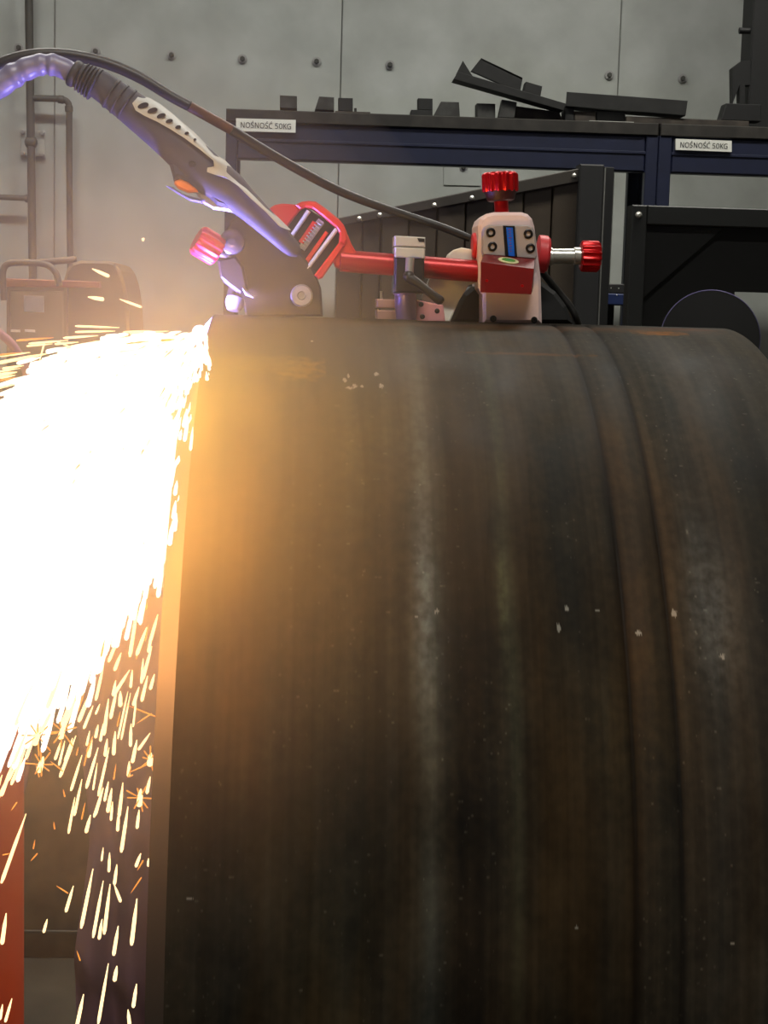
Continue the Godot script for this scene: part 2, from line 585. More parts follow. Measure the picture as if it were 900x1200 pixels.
func steel_pipe() -> void:
	var t := thing("steel_pipe", "large dark rusty steel pipe lying across the picture under the cutting machine", "pipe", Vector3((XL + XR) / 2, -R, 0))
	var skin := pipe_skin()
	var m := mat("pipe_scale", Color(1, 1, 1), 1.0, 0.0, 0.22)
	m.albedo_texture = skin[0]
	m.roughness_texture = skin[1]
	m.metallic = 0.1
	var inner := mat("pipe_bore", Color(0.20, 0.17, 0.14), 0.7)
	var bevel := mat("pipe_bevel", Color(0.21, 0.19, 0.17), 0.65, 0.1)
	# outer skin: a turned profile with shallow steps where the rolling marks are
	var prof := []
	var steps := [[XL, 0.0], [0.104, 0.0], [0.1055, -0.0006], [0.2255, -0.0006], [0.2268, -0.0016], [0.2290, -0.0016], [0.2302, -0.0004], [0.2568, -0.0004], [0.2580, -0.0013], [0.2598, -0.0013], [0.2608, 0.0], [XR - 0.002, 0.0], [XR, -0.002]]
	for s in steps:
		prof.append(Vector2(s[0], R + s[1]))
	var n := 360
	var st := mb()
	st.set_smooth_group(1)
	for i in prof.size() - 1:
		for k in n:
			var c := []
			for q in [[i, k], [i + 1, k], [i + 1, k + 1], [i, k + 1]]:
				var a: float = TAU * q[1] / n - 1.2
				var p: Vector2 = prof[q[0]]
				c.append([Vector3(p.x, p.y * sin(a), p.y * cos(a)) - ORG, Vector2((p.x - XL) / (XR - XL), a / PI)])
			for q in [0, 1, 2, 0, 2, 3]:            # clockwise seen from outside
				st.set_uv(c[q][1])
				st.add_vertex(c[q][0])
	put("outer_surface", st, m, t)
	for e in [["bevelled_end", [Vector2(XL, R), Vector2(XL - 0.0135, R - 0.0165), Vector2(XL - 0.0135, R - 0.022)], bevel], ["pipe_bore", [Vector2(XL - 0.0135, R - 0.022), Vector2(XR, R - 0.022)], inner], ["cut_end", [Vector2(XR, R - 0.022), Vector2(XR, R - 0.002)], bevel]]:
		st = mb()
		for i in e[1].size() - 1:
			st.set_smooth_group(i + 1)
			for k in 180:
				var a0 := TAU * k / 180.0
				var a1 := TAU * (k + 1) / 180.0
				var p: Vector2 = e[1][i]
				var q: Vector2 = e[1][i + 1]
				quad(st, Vector3(p.x, p.y * sin(a0), p.y * cos(a0)), Vector3(p.x, p.y * sin(a1), p.y * cos(a1)), Vector3(q.x, q.y * sin(a1), q.y * cos(a1)), Vector3(q.x, q.y * sin(a0), q.y * cos(a0)))
		put(e[0], st, e[2], t)

# ---------------------------------------------------------------- the rack and what lies on it
func capacity_label(t: Node3D, quad_px: Array, z: float) -> void:
	var st := mb()
	ppoly(st, quad_px, z, 0.009)
	var plate := put("capacity_label", st, M.label_white, t)
	plate.set_meta("label", "white load label reading NOŚNOŚĆ 50KG")
	var tm := TextMesh.new()
	var f := SystemFont.new()
	f.font_names = PackedStringArray(["Droid Sans"])
	tm.font = f
	tm.text = "NOŚNOŚĆ 50KG"
	tm.font_size = 32
	var wide := (W(quad_px[2], quad_px[3], z) - W(quad_px[0], quad_px[1], z)).x
	tm.pixel_size = wide * 0.88 / 236.0
	tm.depth = 0.001
	var c := (W(quad_px[0], quad_px[1], z) + W(quad_px[4], quad_px[5], z)) / 2
	put("lettering", tm, M.ink, plate, c - ORG + Vector3(0, -0.001, 0.0004))

func storage_rack() -> void:
	var zf := -2.5
	var x0 := W(265, 140, zf).x
	var x1 := W(278, 140, zf).x
	var xa := W(757, 180, zf).x
	var xb := W(771.5, 180, zf).x
	var xc := W(787, 180, zf).x
	var t := thing("storage_rack", "dark blue steel storage rack with brown shelf deck in front of the wall", "rack", Vector3((x0 + xc) / 2, FLOOR, -2.72))
	for u in [[x0, x1], [xa, xb - 0.0008], [xb + 0.0008, xc], [xc + 1.30, xc + 1.33]]:
		for z in [[zf - 0.03, zf], [-2.74, -2.71]]:
			var st := mb()
			box(st, Vector3(u[0], FLOOR, z[0]), Vector3(u[1], DECK - 0.03, z[1]), 0.002)
			put("upright", st, M.rack_blue, t)
	for b in [[x1, xa], [xc, xc + 1.30]]:
		for z in [[zf - 0.045, zf - 0.004]]:
			var st := mb()
			box(st, Vector3(b[0], DECK - 0.118, z[0]), Vector3(b[1], DECK - 0.03, z[1]), 0.004)
			box(st, Vector3(b[0], DECK - 0.075, z[0]), Vector3(b[1], DECK - 0.068, z[1] + 0.003), 0.001)
			put("beam", st, M.rack_blue, t)
	var st := mb()
	box(st, Vector3(x0, DECK - 0.03, -2.74), Vector3(xb - 0.003, DECK, zf + 0.004), 0.002)
	put("deck", st, M.deck_brown, t)
	st = mb()
	box(st, Vector3(xb + 0.003, DECK - 0.03, -2.74), Vector3(xc + 1.33, DECK, zf + 0.004), 0.002)
	put("deck", st, M.deck_brown, t)
	st = mb()                       # the open end of the deck's channel
	box(st, Vector3(x0 + 0.002, DECK - 0.022, zf + 0.0035), Vector3(W(308, 131, zf).x, DECK - 0.010, zf + 0.0055))
	put("deck_slot", st, M.black, t)
	capacity_label(t, [276.6, 138.5, 346.6, 140.5, 346.3, 155.5, 276.6, 153.5], zf + 0.0056)
	capacity_label(t, [792, 162.5, 857.5, 165, 857.5, 178, 792, 175.5], zf + 0.0056)

func offcut(called: String, label: String, cat: String, parts: Array, group := "") -> Node3D:
	# parts: [name, material, outline in pixels, front z, depth]
	var lo := Vector3(1e9, 1e9, 0)
	var first: Array = parts[0]
	for i in range(0, first[2].size(), 2):
		var w := W(first[2][i], first[2][i + 1], first[3])
		lo.x = minf(lo.x, w.x)
		lo.y = minf(lo.y, w.y)
	if parts.size() == 1:
		ORG = Vector3(lo.x, lo.y, first[3] - first[4])
		var st := mb()
		ppoly(st, first[2], first[3], first[4], 0.0015)
		var o := put(called, st, M[first[1]], self, ORG)
		tag(o, label, cat, group)
		return o
	var t := thing(called, label, cat, Vector3(lo.x, lo.y, first[3] - first[4]), group)
	for p in parts:
		var st := mb()
		ppoly(st, p[2], p[3], p[4], 0.0012)
		put(p[0], st, M[p[1]], t)
	return t

func offcuts() -> void:
	var g := "steel offcuts lying on the rack"
	var z := -2.52
	# y of the deck in pixels at this plane
	offcut("steel_block", "small square grey steel block standing alone, leftmost on the rack deck", "offcut", [["block", "offcut_grey", [328, 111.5, 348, 112.5, 348, 127.5, 328, 126.5], z, 0.05]], g)
	offcut("steel_block", "grey steel block with one slanted side, second from the left rack end", "offcut", [["block", "offcut_grey", [374, 113, 391.5, 114, 391.5, 129.5, 369, 128.5], z, 0.05]], g)
	offcut("steel_block", "dark block on a thin base plate, third from the left rack end", "offcut", [["base_plate", "offcut_brown", [393, 129.8, 434, 131.3, 434, 135.2, 393, 133.5], z, 0.08], ["block", "offcut_dark", [396.5, 114.5, 413.5, 115, 413.5, 130.6, 396.5, 129.8], z, 0.04], ["pin", "offcut_dark", [415, 126.5, 418, 126.5, 418, 130.8, 415, 130.7], z, 0.003]], g)
	offcut("steel_block", "dark stepped block standing between the based block and the wedge", "offcut", [["step", "offcut_dark", [482, 128.6, 490, 128.6, 507, 129.2, 507, 136.4, 480.5, 135.4], z, 0.05], ["block", "offcut_dark", [490, 115, 507, 115.5, 507, 129.2, 490, 128.6], z, 0.04]], g)
	offcut("steel_wedge", "grey steel block with a long sloping left face on the deck", "offcut", [["wedge", "offcut_grey", [517, 119, 538, 119.7, 539, 137.5, 508, 136.4], z, 0.05]], g)
	offcut("steel_block", "small grey block just left of the tilted channel sections", "offcut", [["block", "offcut_grey", [559, 121, 580.5, 121.6, 580.5, 139, 559, 138.3], z, 0.05]], g)
	offcut("steel_plate", "brown steel plate with sloping ends lying under the tilted channels", "offcut", [["plate", "offcut_brown", [585, 137, 603, 124, 655, 131, 660, 141.8, 584, 139.3], z - 0.02, 0.08]], g)
	offcut("steel_block", "narrow grey prop block carrying the tilted channels", "offcut", [["block", "offcut_grey", [584, 138, 588.5, 116.5, 606, 119.5, 603, 138.5], z + 0.012, 0.03]], g)
	# tilted channel sections: web, and the flanges that rise from it
	offcut("channel_section", "long dark steel channel lying tilted with its left end high", "offcut", [["web", "offcut_dark", [531.5, 93, 537, 84, 664, 121.5, 660, 129.5], z + 0.03, 0.008], ["flange", "offcut_dark", [534, 88, 542.5, 71, 551, 84.5, 556, 92, 610, 108, 608, 112], z + 0.022, 0.004], ["flange", "offcut_dark", [531.5, 93, 534, 88.5, 662, 125.5, 660, 129.5], z + 0.022, 0.06]], "tilted channel sections on the rack")
	offcut("channel_section", "shorter dark steel channel nested in the long tilted one", "offcut", [["web", "offcut_dark", [551.5, 83.5, 564, 68, 612.5, 91, 609.5, 109], z - 0.002, 0.01], ["flange", "offcut_dark", [562.5, 70, 564, 68, 612.5, 91, 612, 94], z - 0.002, 0.06]], "tilted channel sections on the rack")
	offcut("steel_block", "small dark block resting on the lower part of the tilted channel", "offcut", [["block", "offcut_dark", [616.5, 95.5, 635.5, 101, 633, 116, 613, 110], z + 0.012, 0.04]], g)
	offcut("steel_block", "dark square block under the left end of the long angle", "offcut", [["block", "offcut_dark", [662, 126, 673, 126.5, 673, 142.5, 662, 142], z, 0.06]], g)
	offcut("steel_block", "dull brown block beside the dark one under the long angle", "offcut", [["block", "offcut_brown", [673.5, 130, 698, 131, 698, 143.2, 673.5, 142.5], z, 0.06]], g)
	offcut("steel_block", "black block filling the gap left of the brown bar", "offcut", [["block", "black", [699, 129.5, 733, 131, 733, 144.6, 699, 143.4], z - 0.01, 0.06]], g)
	offcut("angle_section", "long dark steel angle lying across blocks, longest piece on the rack", "offcut", [["upright_flange", "offcut_dark", [664.5, 107.5, 806, 118, 803.5, 135.5, 663, 124.5], z + 0.012, 0.006], ["flat_flange", "offcut_dark", [663, 124.5, 663.2, 121.5, 803.8, 132.5, 803.5, 135.5], z + 0.006, 0.07]])
	offcut("flat_bar", "brownish flat steel bar lying below the right end of the long angle", "offcut", [["bar", "offcut_brown", [734, 136, 878, 142, 878, 149.3, 734, 144.6], z + 0.004, 0.06]])
	offcut("steel_block", "black chamfered block on the brown bar at the right rack end", "offcut", [["block", "black", [851, 121, 892, 122.5, 892, 142.3, 845, 140.6], z, 0.05]])
	# dark machine column at the right edge
	var t := thing("machine_column", "tall black machine column with a slotted bracket at the right picture edge", "column", Vector3(W(890, 140, -2.62).x, DECK, -2.62))
	var st := mb()
	var xl := W(880, 60, -2.6).x
	box(st, Vector3(xl, DECK, -2.7), Vector3(xl + 0.12, 1.75, -2.6), 0.004)
	put("column", st, M.black, t)
	st = mb()
	ppoly(st, [861.5, 77, 869, 71.5, 880, 71, 880, 100, 873.5, 100, 873, 122, 866.5, 122, 866.5, 100.5, 858.5, 122, 858, 80], -2.6, 0.03, 0.001)
	put("bracket", st, M.black, t)
	st = mb()
	straight(st, W(866, 36, -2.62), W(881, 36, -2.62), 0.008, 12, 0.001)
	put("stud", st, M.black, t)
	# a sheet of paper on the deck edge
	st = mb()
	var c := W(717, 152.5, -2.49)
	ORG = Vector3(c.x, DECK, -2.55)
	box(st, Vector3(c.x - 0.055, DECK + 0.0002, -2.60), Vector3(c.x + 0.055, DECK + 0.001, -2.497))
	var o := put("paper_sheet", st, M.label_white, self, ORG)
	tag(o, "white sheet of paper lying flat on the front edge of the rack deck", "paper")

# ---------------------------------------------------------------- dark furniture behind the machine, on the right
func background_right() -> void:
	# brown boarded screen with a sloping top
	var z := -2.1
	var xl := W(395, 300, z).x
	var xr := W(683, 300, z).x
	var t := thing("welding_screen", "brown boarded screen with sloping bolted top rim and black corner post", "screen", Vector3((xl + xr) / 2, FLOOR, z))
	var edges := [395, 425, 447, 479.5, 513, 546, 580, 614, 648, 681]
	for i in edges.size() - 1:
		var a: float = edges[i]
		var b: float = edges[i + 1]
		var ya := 262.0 - (a - 407.0) * 0.197
		var yb := 262.0 - (b - 407.0) * 0.197
		var pa := W(a, ya, z)
		var pb := W(b, yb, z)
		var st := mb()
		prism(st, [Vector2(pa.x + 0.0012, FLOOR), Vector2(pb.x - 0.0012, FLOOR), Vector2(pb.x - 0.0012, pb.y), Vector2(pa.x + 0.0012, pa.y)], z - 0.02, z + (0.0 if i % 2 else 0.004), 0.002)
		put("plank", st, M.screen_brown, t)
	var st := mb()
	prism(st, [Vector2(xl, FLOOR), Vector2(xr, FLOOR), Vector2(xr, W(681, 208, z).y), Vector2(xl, W(395, 264, z).y)], z - 0.028, z - 0.021)
	put("added_backing", st, M.panel_black, t)  # dark sheet added to stop wall light showing through the plank gaps
	st = mb()
	ppoly(st, [393, 256, 682, 196.5, 682, 212.5, 393, 266], z + 0.012, 0.036, 0.002)
	put("rim", st, M.screen_rim, t)
	for b in [[421, 256.5], [445, 252], [509, 240.5], [553, 232], [673, 206]]:
		var c := W(b[0], b[1], z + 0.012)
		st = mb()
		lathe_along(st, c, c + Vector3(0, 0, 1), [Vector2(0.0058, 0), Vector2(0.005, 0.003), Vector2(0.002, 0.005)], 12)
		put("bolt", st, M.silver, t)
	st = mb()
	var p0 := W(680, 192, z + 0.03)
	var p1 := W(708.5, 192, z + 0.03)
	box(st, Vector3(p0.x, FLOOR, z - 0.03), Vector3(p1.x, p0.y, z + 0.03), 0.003)
	put("corner_post", st, M.post_black, t)
	st = mb()
	box(st, Vector3(p1.x + 0.003, FLOOR, z - 0.02), Vector3(p1.x + 0.0058, p0.y - 0.006, z + 0.018))
	put("edge_strip", st, M.bright_edge, t)
	st = mb()
	box(st, Vector3(p1.x + 0.0058, FLOOR, z - 0.04), Vector3(p1.x + 0.028, p0.y - 0.002, z - 0.004), 0.001)
	put("hinge_post", st, M.black, t)
	# blue bracket with a studded top
	z = -2.25
	t = thing("blue_bracket", "small blue steel bracket with a studded grey top beside the black frame", "bracket", W(716, 357, z))
	st = mb()
	ppoly(st, [690, 343, 745, 345, 745, 358, 690, 356.5], z, 0.2, 0.002)
	put("bracket_body", st, M.bracket_blue, t)
	st = mb()
	ppoly(st, [706, 332.5, 745, 333, 745, 345, 706, 343.4], z - 0.004, 0.15, 0.002)
	put("bracket_top", st, M.post_black, t)
	for s in [[706, 338], [716, 337.5], [725, 338], [733, 338.5], [706, 346], [723, 346], [732, 346.5]]:
		st = mb()
		ball(st, W(s[0], s[1], z), 0.0016, 6)
		put("stud", st, M.silver, t)
	st = mb()
	box(st, Vector3(W(715, 350, z).x, FLOOR, z - 0.15), Vector3(W(730, 350, z).x, W(716, 357, z).y, z - 0.1), 0.002)
	put("bracket_leg", st, M.black, t)
	# black frame with a recessed panel
	z = -1.7
	var f0 := W(741, 240, z)
	var f1 := W(758, 263, z)
	var xe := f0.x + 0.62
	t = thing("steel_partition", "black steel partition with a recessed dark panel at the right edge", "partition", Vector3((f0.x + xe) / 2, FLOOR, z))
	st = mb()
	box(st, Vector3(f0.x, FLOOR, z - 0.05), Vector3(f1.x, f0.y, z), 0.002)
	put("stile", st, M.frame_black, t)
	st = mb()
	box(st, Vector3(xe, FLOOR, z - 0.05), Vector3(xe + 0.03, f0.y, z), 0.002)
	put("stile", st, M.frame_black, t)
	st = mb()
	box(st, Vector3(f1.x, f1.y, z - 0.05), Vector3(xe, f0.y, z), 0.002)
	put("top_rail", st, M.frame_black, t)
	st = mb()
	var low := W(880, 342, z).y
	var split := W(868, 342, z).x
	prism(st, [Vector2(f1.x, FLOOR), Vector2(split, FLOOR), Vector2(split, low), Vector2(xe, low), Vector2(xe, f1.y), Vector2(f1.x, f1.y)], z - 0.06, z - 0.045)
	put("back_panel", st, M.panel_black, t)
	st = mb()
	var ga := W(758, 352, z - 0.02)
	var gb := W(850, 263, z - 0.02)
	prism(st, [Vector2(f1.x, f1.y), Vector2(f1.x, ga.y), Vector2(gb.x, f1.y)], z - 0.045, z - 0.025, 0.001)
	put("gusset", st, M.panel_dark, t)
	var c := W(748.5, 252, z)
	st = mb()
	lathe_along(st, c, c + Vector3(0, 0, 1), [Vector2(0.007, 0), Vector2(0.006, 0.003), Vector2(0.003, 0.006)], 14)
	put("bolt", st, M.silver, t)
	# round drum, the violet highlight of its rim painted in
	z = -0.75
	var dc := W(832, 398, z)
	var r := 58.0 * S(z)
	t = thing("round_drum", "round black drum with a painted violet rim highlight beyond the right end of the pipe", "drum", Vector3(dc.x, dc.y - r, z))
	var back := dc + Vector3(0.055, -0.01, -0.24)
	st = mb()
	lathe_along(st, dc, back, [Vector2(r * 0.95, 0), Vector2(r * 0.95, 0.006), Vector2(r * 0.985, 0.007), Vector2(r * 0.985, 0.22)], 64)
	put("drum_body", st, M.drum, t)
	st = mb()
	lathe_along(st, dc + (dc - back).normalized() * 0.004, back, [Vector2(r * 0.978, 0.0015), Vector2(r * 0.985, 0.0), Vector2(r, 0.002), Vector2(r, 0.006), Vector2(r * 0.985, 0.007)], 64)
	put("rim", st, M.drum_rim_glint, t)
	st = mb()
	lathe_along(st, dc + (dc - back).normalized() * 0.005, back, [Vector2(r * 0.25, 0.0), Vector2(r * 0.978, 0.002), Vector2(r * 0.978, 0.01)], 48)
	put("drum_face", st, M.black, t)
	st = mb()
	box(st, Vector3(dc.x - 0.03, FLOOR, z - 0.16), Vector3(dc.x + 0.05, dc.y - r * 0.9, z - 0.06), 0.003)
	put("stand", st, M.black, t)

# ---------------------------------------------------------------- left background
func background_left() -> void:
	var z := WALL + 0.05
	var t := thing("wall_pipework", "grey steel pipework with branch and clamp plate on the wall at left", "pipework", W(36, 300, z))
	var st := mb()
	var top := W(33, -60, z)
	var bot := W(38.5, 330, z)
	bot.y -= 0.0
	straight(st, top + (top - bot) * 0.6, bot + (bot - top) * 0.05, 4.6 * S(z), 16)
	put("main_pipe", st, M.grey_pipe, t)
	st = mb()
	ptube(st, [[36, 115, z, 3.6], [60, 115.6, z, 3.6], [72, 116.4, z, 3.6], [78.5, 119, z, 3.6], [81, 126, z, 3.6], [81, 150, z, 3.6], [81.5, 230, z, 3.6], [82.5, 330, z, 3.6]], 14, 6)
	put("branch_pipe", st, M.grey_pipe, t)
	st = mb()
	ptube(st, [[-60, 229, z, 3.2], [0, 231, z, 3.2], [34, 232.5, z, 3.2]], 12, 2)
	put("side_pipe", st, M.grey_pipe, t)
	for q in [[68, 116.2, 75, 117], [80.6, 124, 81, 131], [29.5, 232.5, 33, 232.6]]:
		st = mb()
		straight(st, W(q[0], q[1], z), W(q[2], q[3], z), 4.6 * S(z), 14, 0.001)
		put("fitting", st, M.grey_pipe, t)
	st = mb()
	ppoly(st, [24.5, 152, 52.5, 153.5, 52.5, 184, 24.5, 182.5], WALL + 0.008, 0.008, 0.001)
	var plate := put("clamp_plate", st, M.wall_sheet, t)
	for b in [[27, 154.8], [50, 156.3], [27, 180], [50, 181.5]]:
		var c := W(b[0], b[1], WALL + 0.008)
		st = mb()
		lathe_along(st, c, c + Vector3(0, 0, 1), [Vector2(0.0085, 0), Vector2(0.0085, 0.003), Vector2(0.005, 0.004), Vector2(0.005, 0.012)], 12)
		put("bolt", st, M.bolt_steel, plate)
	st = mb()
	lathe_along(st, W(29, 166.5, z), W(43, 167, z), [Vector2(0.006, 0), Vector2(0.014, 0.004), Vector2(0.016, 0.017), Vector2(0.014, 0.03), Vector2(0.006, 0.034)], 14)
	put("pipe_clamp", st, M.grey_pipe, t)

	# bench and the power source on it
	z = -1.75
	var b0 := W(-140, 440, z)
	var b1 := W(172, 440, z)
	t = thing("steel_bench", "brown steel bench cupboard on the floor behind the falling sparks", "bench", Vector3((b0.x + b1.x) / 2, FLOOR, z - 0.2))
	var plinth := W(60, 1093, z).y
	st = mb()
	box(st, Vector3(b0.x, plinth, z - 0.42), Vector3(b1.x, b0.y - 0.02, z), 0.004)
	put("body", st, M.bench, t)
	st = mb()
	box(st, Vector3(b0.x + 0.01, FLOOR, z - 0.41), Vector3(b1.x - 0.01, plinth - 0.0012, z - 0.002), 0.001)
	put("plinth", st, M.bench, t)
	st = mb()
	box(st, Vector3(b0.x - 0.01, b0.y - 0.02, z - 0.43), Vector3(b1.x + 0.01, b0.y, z + 0.01), 0.004)
	put("worktop", st, M.bench, t)
	st = mb()
	box(st, Vector3(b0.x, plinth - 0.001, z - 0.02), Vector3(b1.x, plinth + 0.006, z + 0.004), 0.0015)
	put("edge_lip", st, M.screen_rim, t)

	z = -1.85
	var base := b0.y
	t = thing("power_source", "brown power source with tube handles and red strip behind the sparks", "power source", Vector3(W(70, 400, z).x, base, z - 0.1))
	st = mb()
	var q0 := W(7, 332, z)
	var q1 := W(78, 332, z)
	box(st, Vector3(q0.x, base, z - 0.3), Vector3(q1.x, q0.y, z), 0.006)
	put("body", st, M.machine_body, t)
	st = mb()
	ppoly(st, [12, 340, 74, 341, 74, 425, 12, 424], z + 0.004, 0.006, 0.002)
	put("front_panel", st, M.machine_front, t)
	st = mb()
	ppoly(st, [7, 326, 116, 330, 116, 337, 7, 336], z + 0.006, 0.2, 0.002)
	put("red_strip", st, M.machine_red, t)
	st = mb()
	var hood := []
	for p in [[74, 440], [74, 330], [78, 316], [84, 308], [95, 305], [126, 305.5], [134, 308], [141, 317], [146, 332], [149.5, 352], [151.5, 380], [153, 440]]:
		hood.append_array([p[0], p[1]])
	ppoly(st, hood, z - 0.03, 0.3, 0.006)
	put("hood", st, M.machine_body, t)
	st = mb()
	ptube(st, [[4.5, 352, z + 0.02, 3.8], [3.5, 330, z + 0.02, 3.8], [4, 316, z + 0.02, 3.8], [10, 309, z + 0.02, 3.8], [24, 307.6, z + 0.02, 3.8], [46, 308.5, z + 0.02, 3.8], [58, 312, z + 0.02, 3.8], [66, 321, z + 0.02, 3.8], [69.5, 334, z + 0.01, 3.8]], 14, 5)
	put("handle", st, M.machine_tube, t)
	st = mb()
	straight(st, W(46, 307.5, z - 0.06), W(90, 304, z - 0.06), 4.0 * S(z), 14, 0.002)
	put("handle", st, M.machine_tube, t)
	st = mb()
	ppoly(st, [28, 346, 51.5, 347, 51.5, 366, 28, 365], z + 0.006, 0.003, 0.0005)
	put("paper_label", st, M.label_white, t)
	for l in [[8.5, 19.5], [25, 37]]:
		st = mb()
		ppoly(st, [l[0] + 4, 386, l[1] + 4, 386.5, l[1] + 4, 389.5, l[0] + 4, 389], z + 0.006, 0.003, 0.0005)
		put("name_strip", st, M.label_white, t)

	# pink hose looping past the bench
	st = mb()
	ORG = W(20, 430, -1.2)
	ptube(st, [[-60, 372, -1.2, 5], [-20, 380, -1.2, 5], [4, 394, -1.2, 5], [20, 412, -1.2, 5], [32, 440, -1.2, 5], [40, 500, -1.2, 5], [42, 700, -1.25, 5], [30, 900, -1.3, 5], [-20, 1060, -1.3, 5]], 12, 8)
	var o := put("pink_hose", st, M.hose_pink, self, ORG)
	tag(o, "pale pink hose looping down past the power source at the left edge", "hose")

	# orange cylinder standing at the lower left edge
	z = -1.1
	var oc := W(-14, 1050, z)
	var rr := 42.0 * S(z)
	t = thing("orange_cylinder", "orange red steel cylinder standing at the lower left edge behind the sparks", "cylinder", Vector3(oc.x, FLOOR, z))
	st = mb()
	lathe_along(st, Vector3(oc.x, FLOOR, z), Vector3(oc.x, 1, z), [Vector2(rr * 0.8, 0), Vector2(rr * 0.93, 0.02), Vector2(rr, 0.14), Vector2(rr, 0.62), Vector2(rr * 0.95, 0.68), Vector2(rr * 0.75, 0.73), Vector2(rr * 0.4, 0.765), Vector2(rr * 0.35, 0.77)], 40)
	put("body", st, M.orange_paint, t)
	st = mb()
	lathe_along(st, Vector3(oc.x, FLOOR + 0.77, z), Vector3(oc.x, 1, z), [Vector2(rr * 0.33, 0), Vector2(rr * 0.33, 0.05), Vector2(rr * 0.2, 0.06), Vector2(rr * 0.2, 0.1)], 16)
	put("valve", st, M.bolt_steel, t)

	# dark purple cloth hanging down beside the pipe
	z = -0.9
	var k0 := W(96, 850, z)
	var k1 := W(205, 850, z)
	var ytop := W(150, 700, z).y
	var ybot := W(150, 1215, z).y
	ORG = Vector3((k0.x + k1.x) / 2, ybot, z)
	st = mb()
	st.set_smooth_group(1)
	var nx := 40
	var ny := 60
	var grid := []
	for side in 2:
		for j in ny + 1:
			for i in nx + 1:
				var u := float(i) / nx
				var v := float(j) / ny
				var wave := 0.016 * sin(u * 15.0 + 1.3 * sin(v * 5.0)) * (0.4 + 0.6 * v) + 0.010 * sin(v * 21.0 + u * 6.0) * exp(-pow((v - 0.58) / 0.1, 2)) + 0.016 * sin(v * 26.0 - u * 4.0) * exp(-pow((v - 0.86) / 0.09, 2))
				var x := lerpf(k0.x, k1.x, u) - 0.012 * sin(v * 9.0) * (1 - u)
				grid.append(Vector3(x, lerpf(ytop, ybot, v), z + wave * minf(1.0, v * 12.0) - 0.004 * side))
	for side in 2:
		for j in ny:
			for i in nx:
				var a: int = side * (nx + 1) * (ny + 1) + j * (nx + 1) + i
				if side == 0:
					quad(st, grid[a], grid[a + nx + 1], grid[a + nx + 2], grid[a + 1])
				else:
					quad(st, grid[a], grid[a + 1], grid[a + nx + 2], grid[a + nx + 1])
	o = put("draped_cloth", st, M.cloth, self, ORG)
	tag(o, "dark purplish cloth hanging in creases beside the open pipe end", "cloth")
	t = thing("cloth_rail", "thin steel rail stand that carries the purplish cloth behind the sparks", "rail", Vector3((k0.x + k1.x) / 2, FLOOR, z))
	st = mb()
	straight(st, Vector3(k0.x - 0.02, ytop + 0.008, z - 0.002), Vector3(k1.x + 0.035, ytop + 0.008, z - 0.002), 0.008, 12)
	put("rail", st, M.grey_pipe, t)
	st = mb()
	straight(st, Vector3(k1.x + 0.03, FLOOR, z - 0.002), Vector3(k1.x + 0.03, ytop + 0.012, z - 0.002), 0.01, 12)
	put("leg", st, M.grey_pipe, t)

# ---------------------------------------------------------------- the cutting machine on the pipe
func knob(st: SurfaceTool, a: Vector3, b: Vector3, r: float) -> void:      # fluted knob
	var l := (b - a).length()
	lathe_along(st, a, b, [Vector2(r * 0.80, 0), Vector2(r * 0.97, l * 0.06), Vector2(r, l * 0.14), Vector2(r, l * 0.84), Vector2(r * 0.96, l * 0.93), Vector2(r * 0.84, l)], 112, 14, r * 0.12)

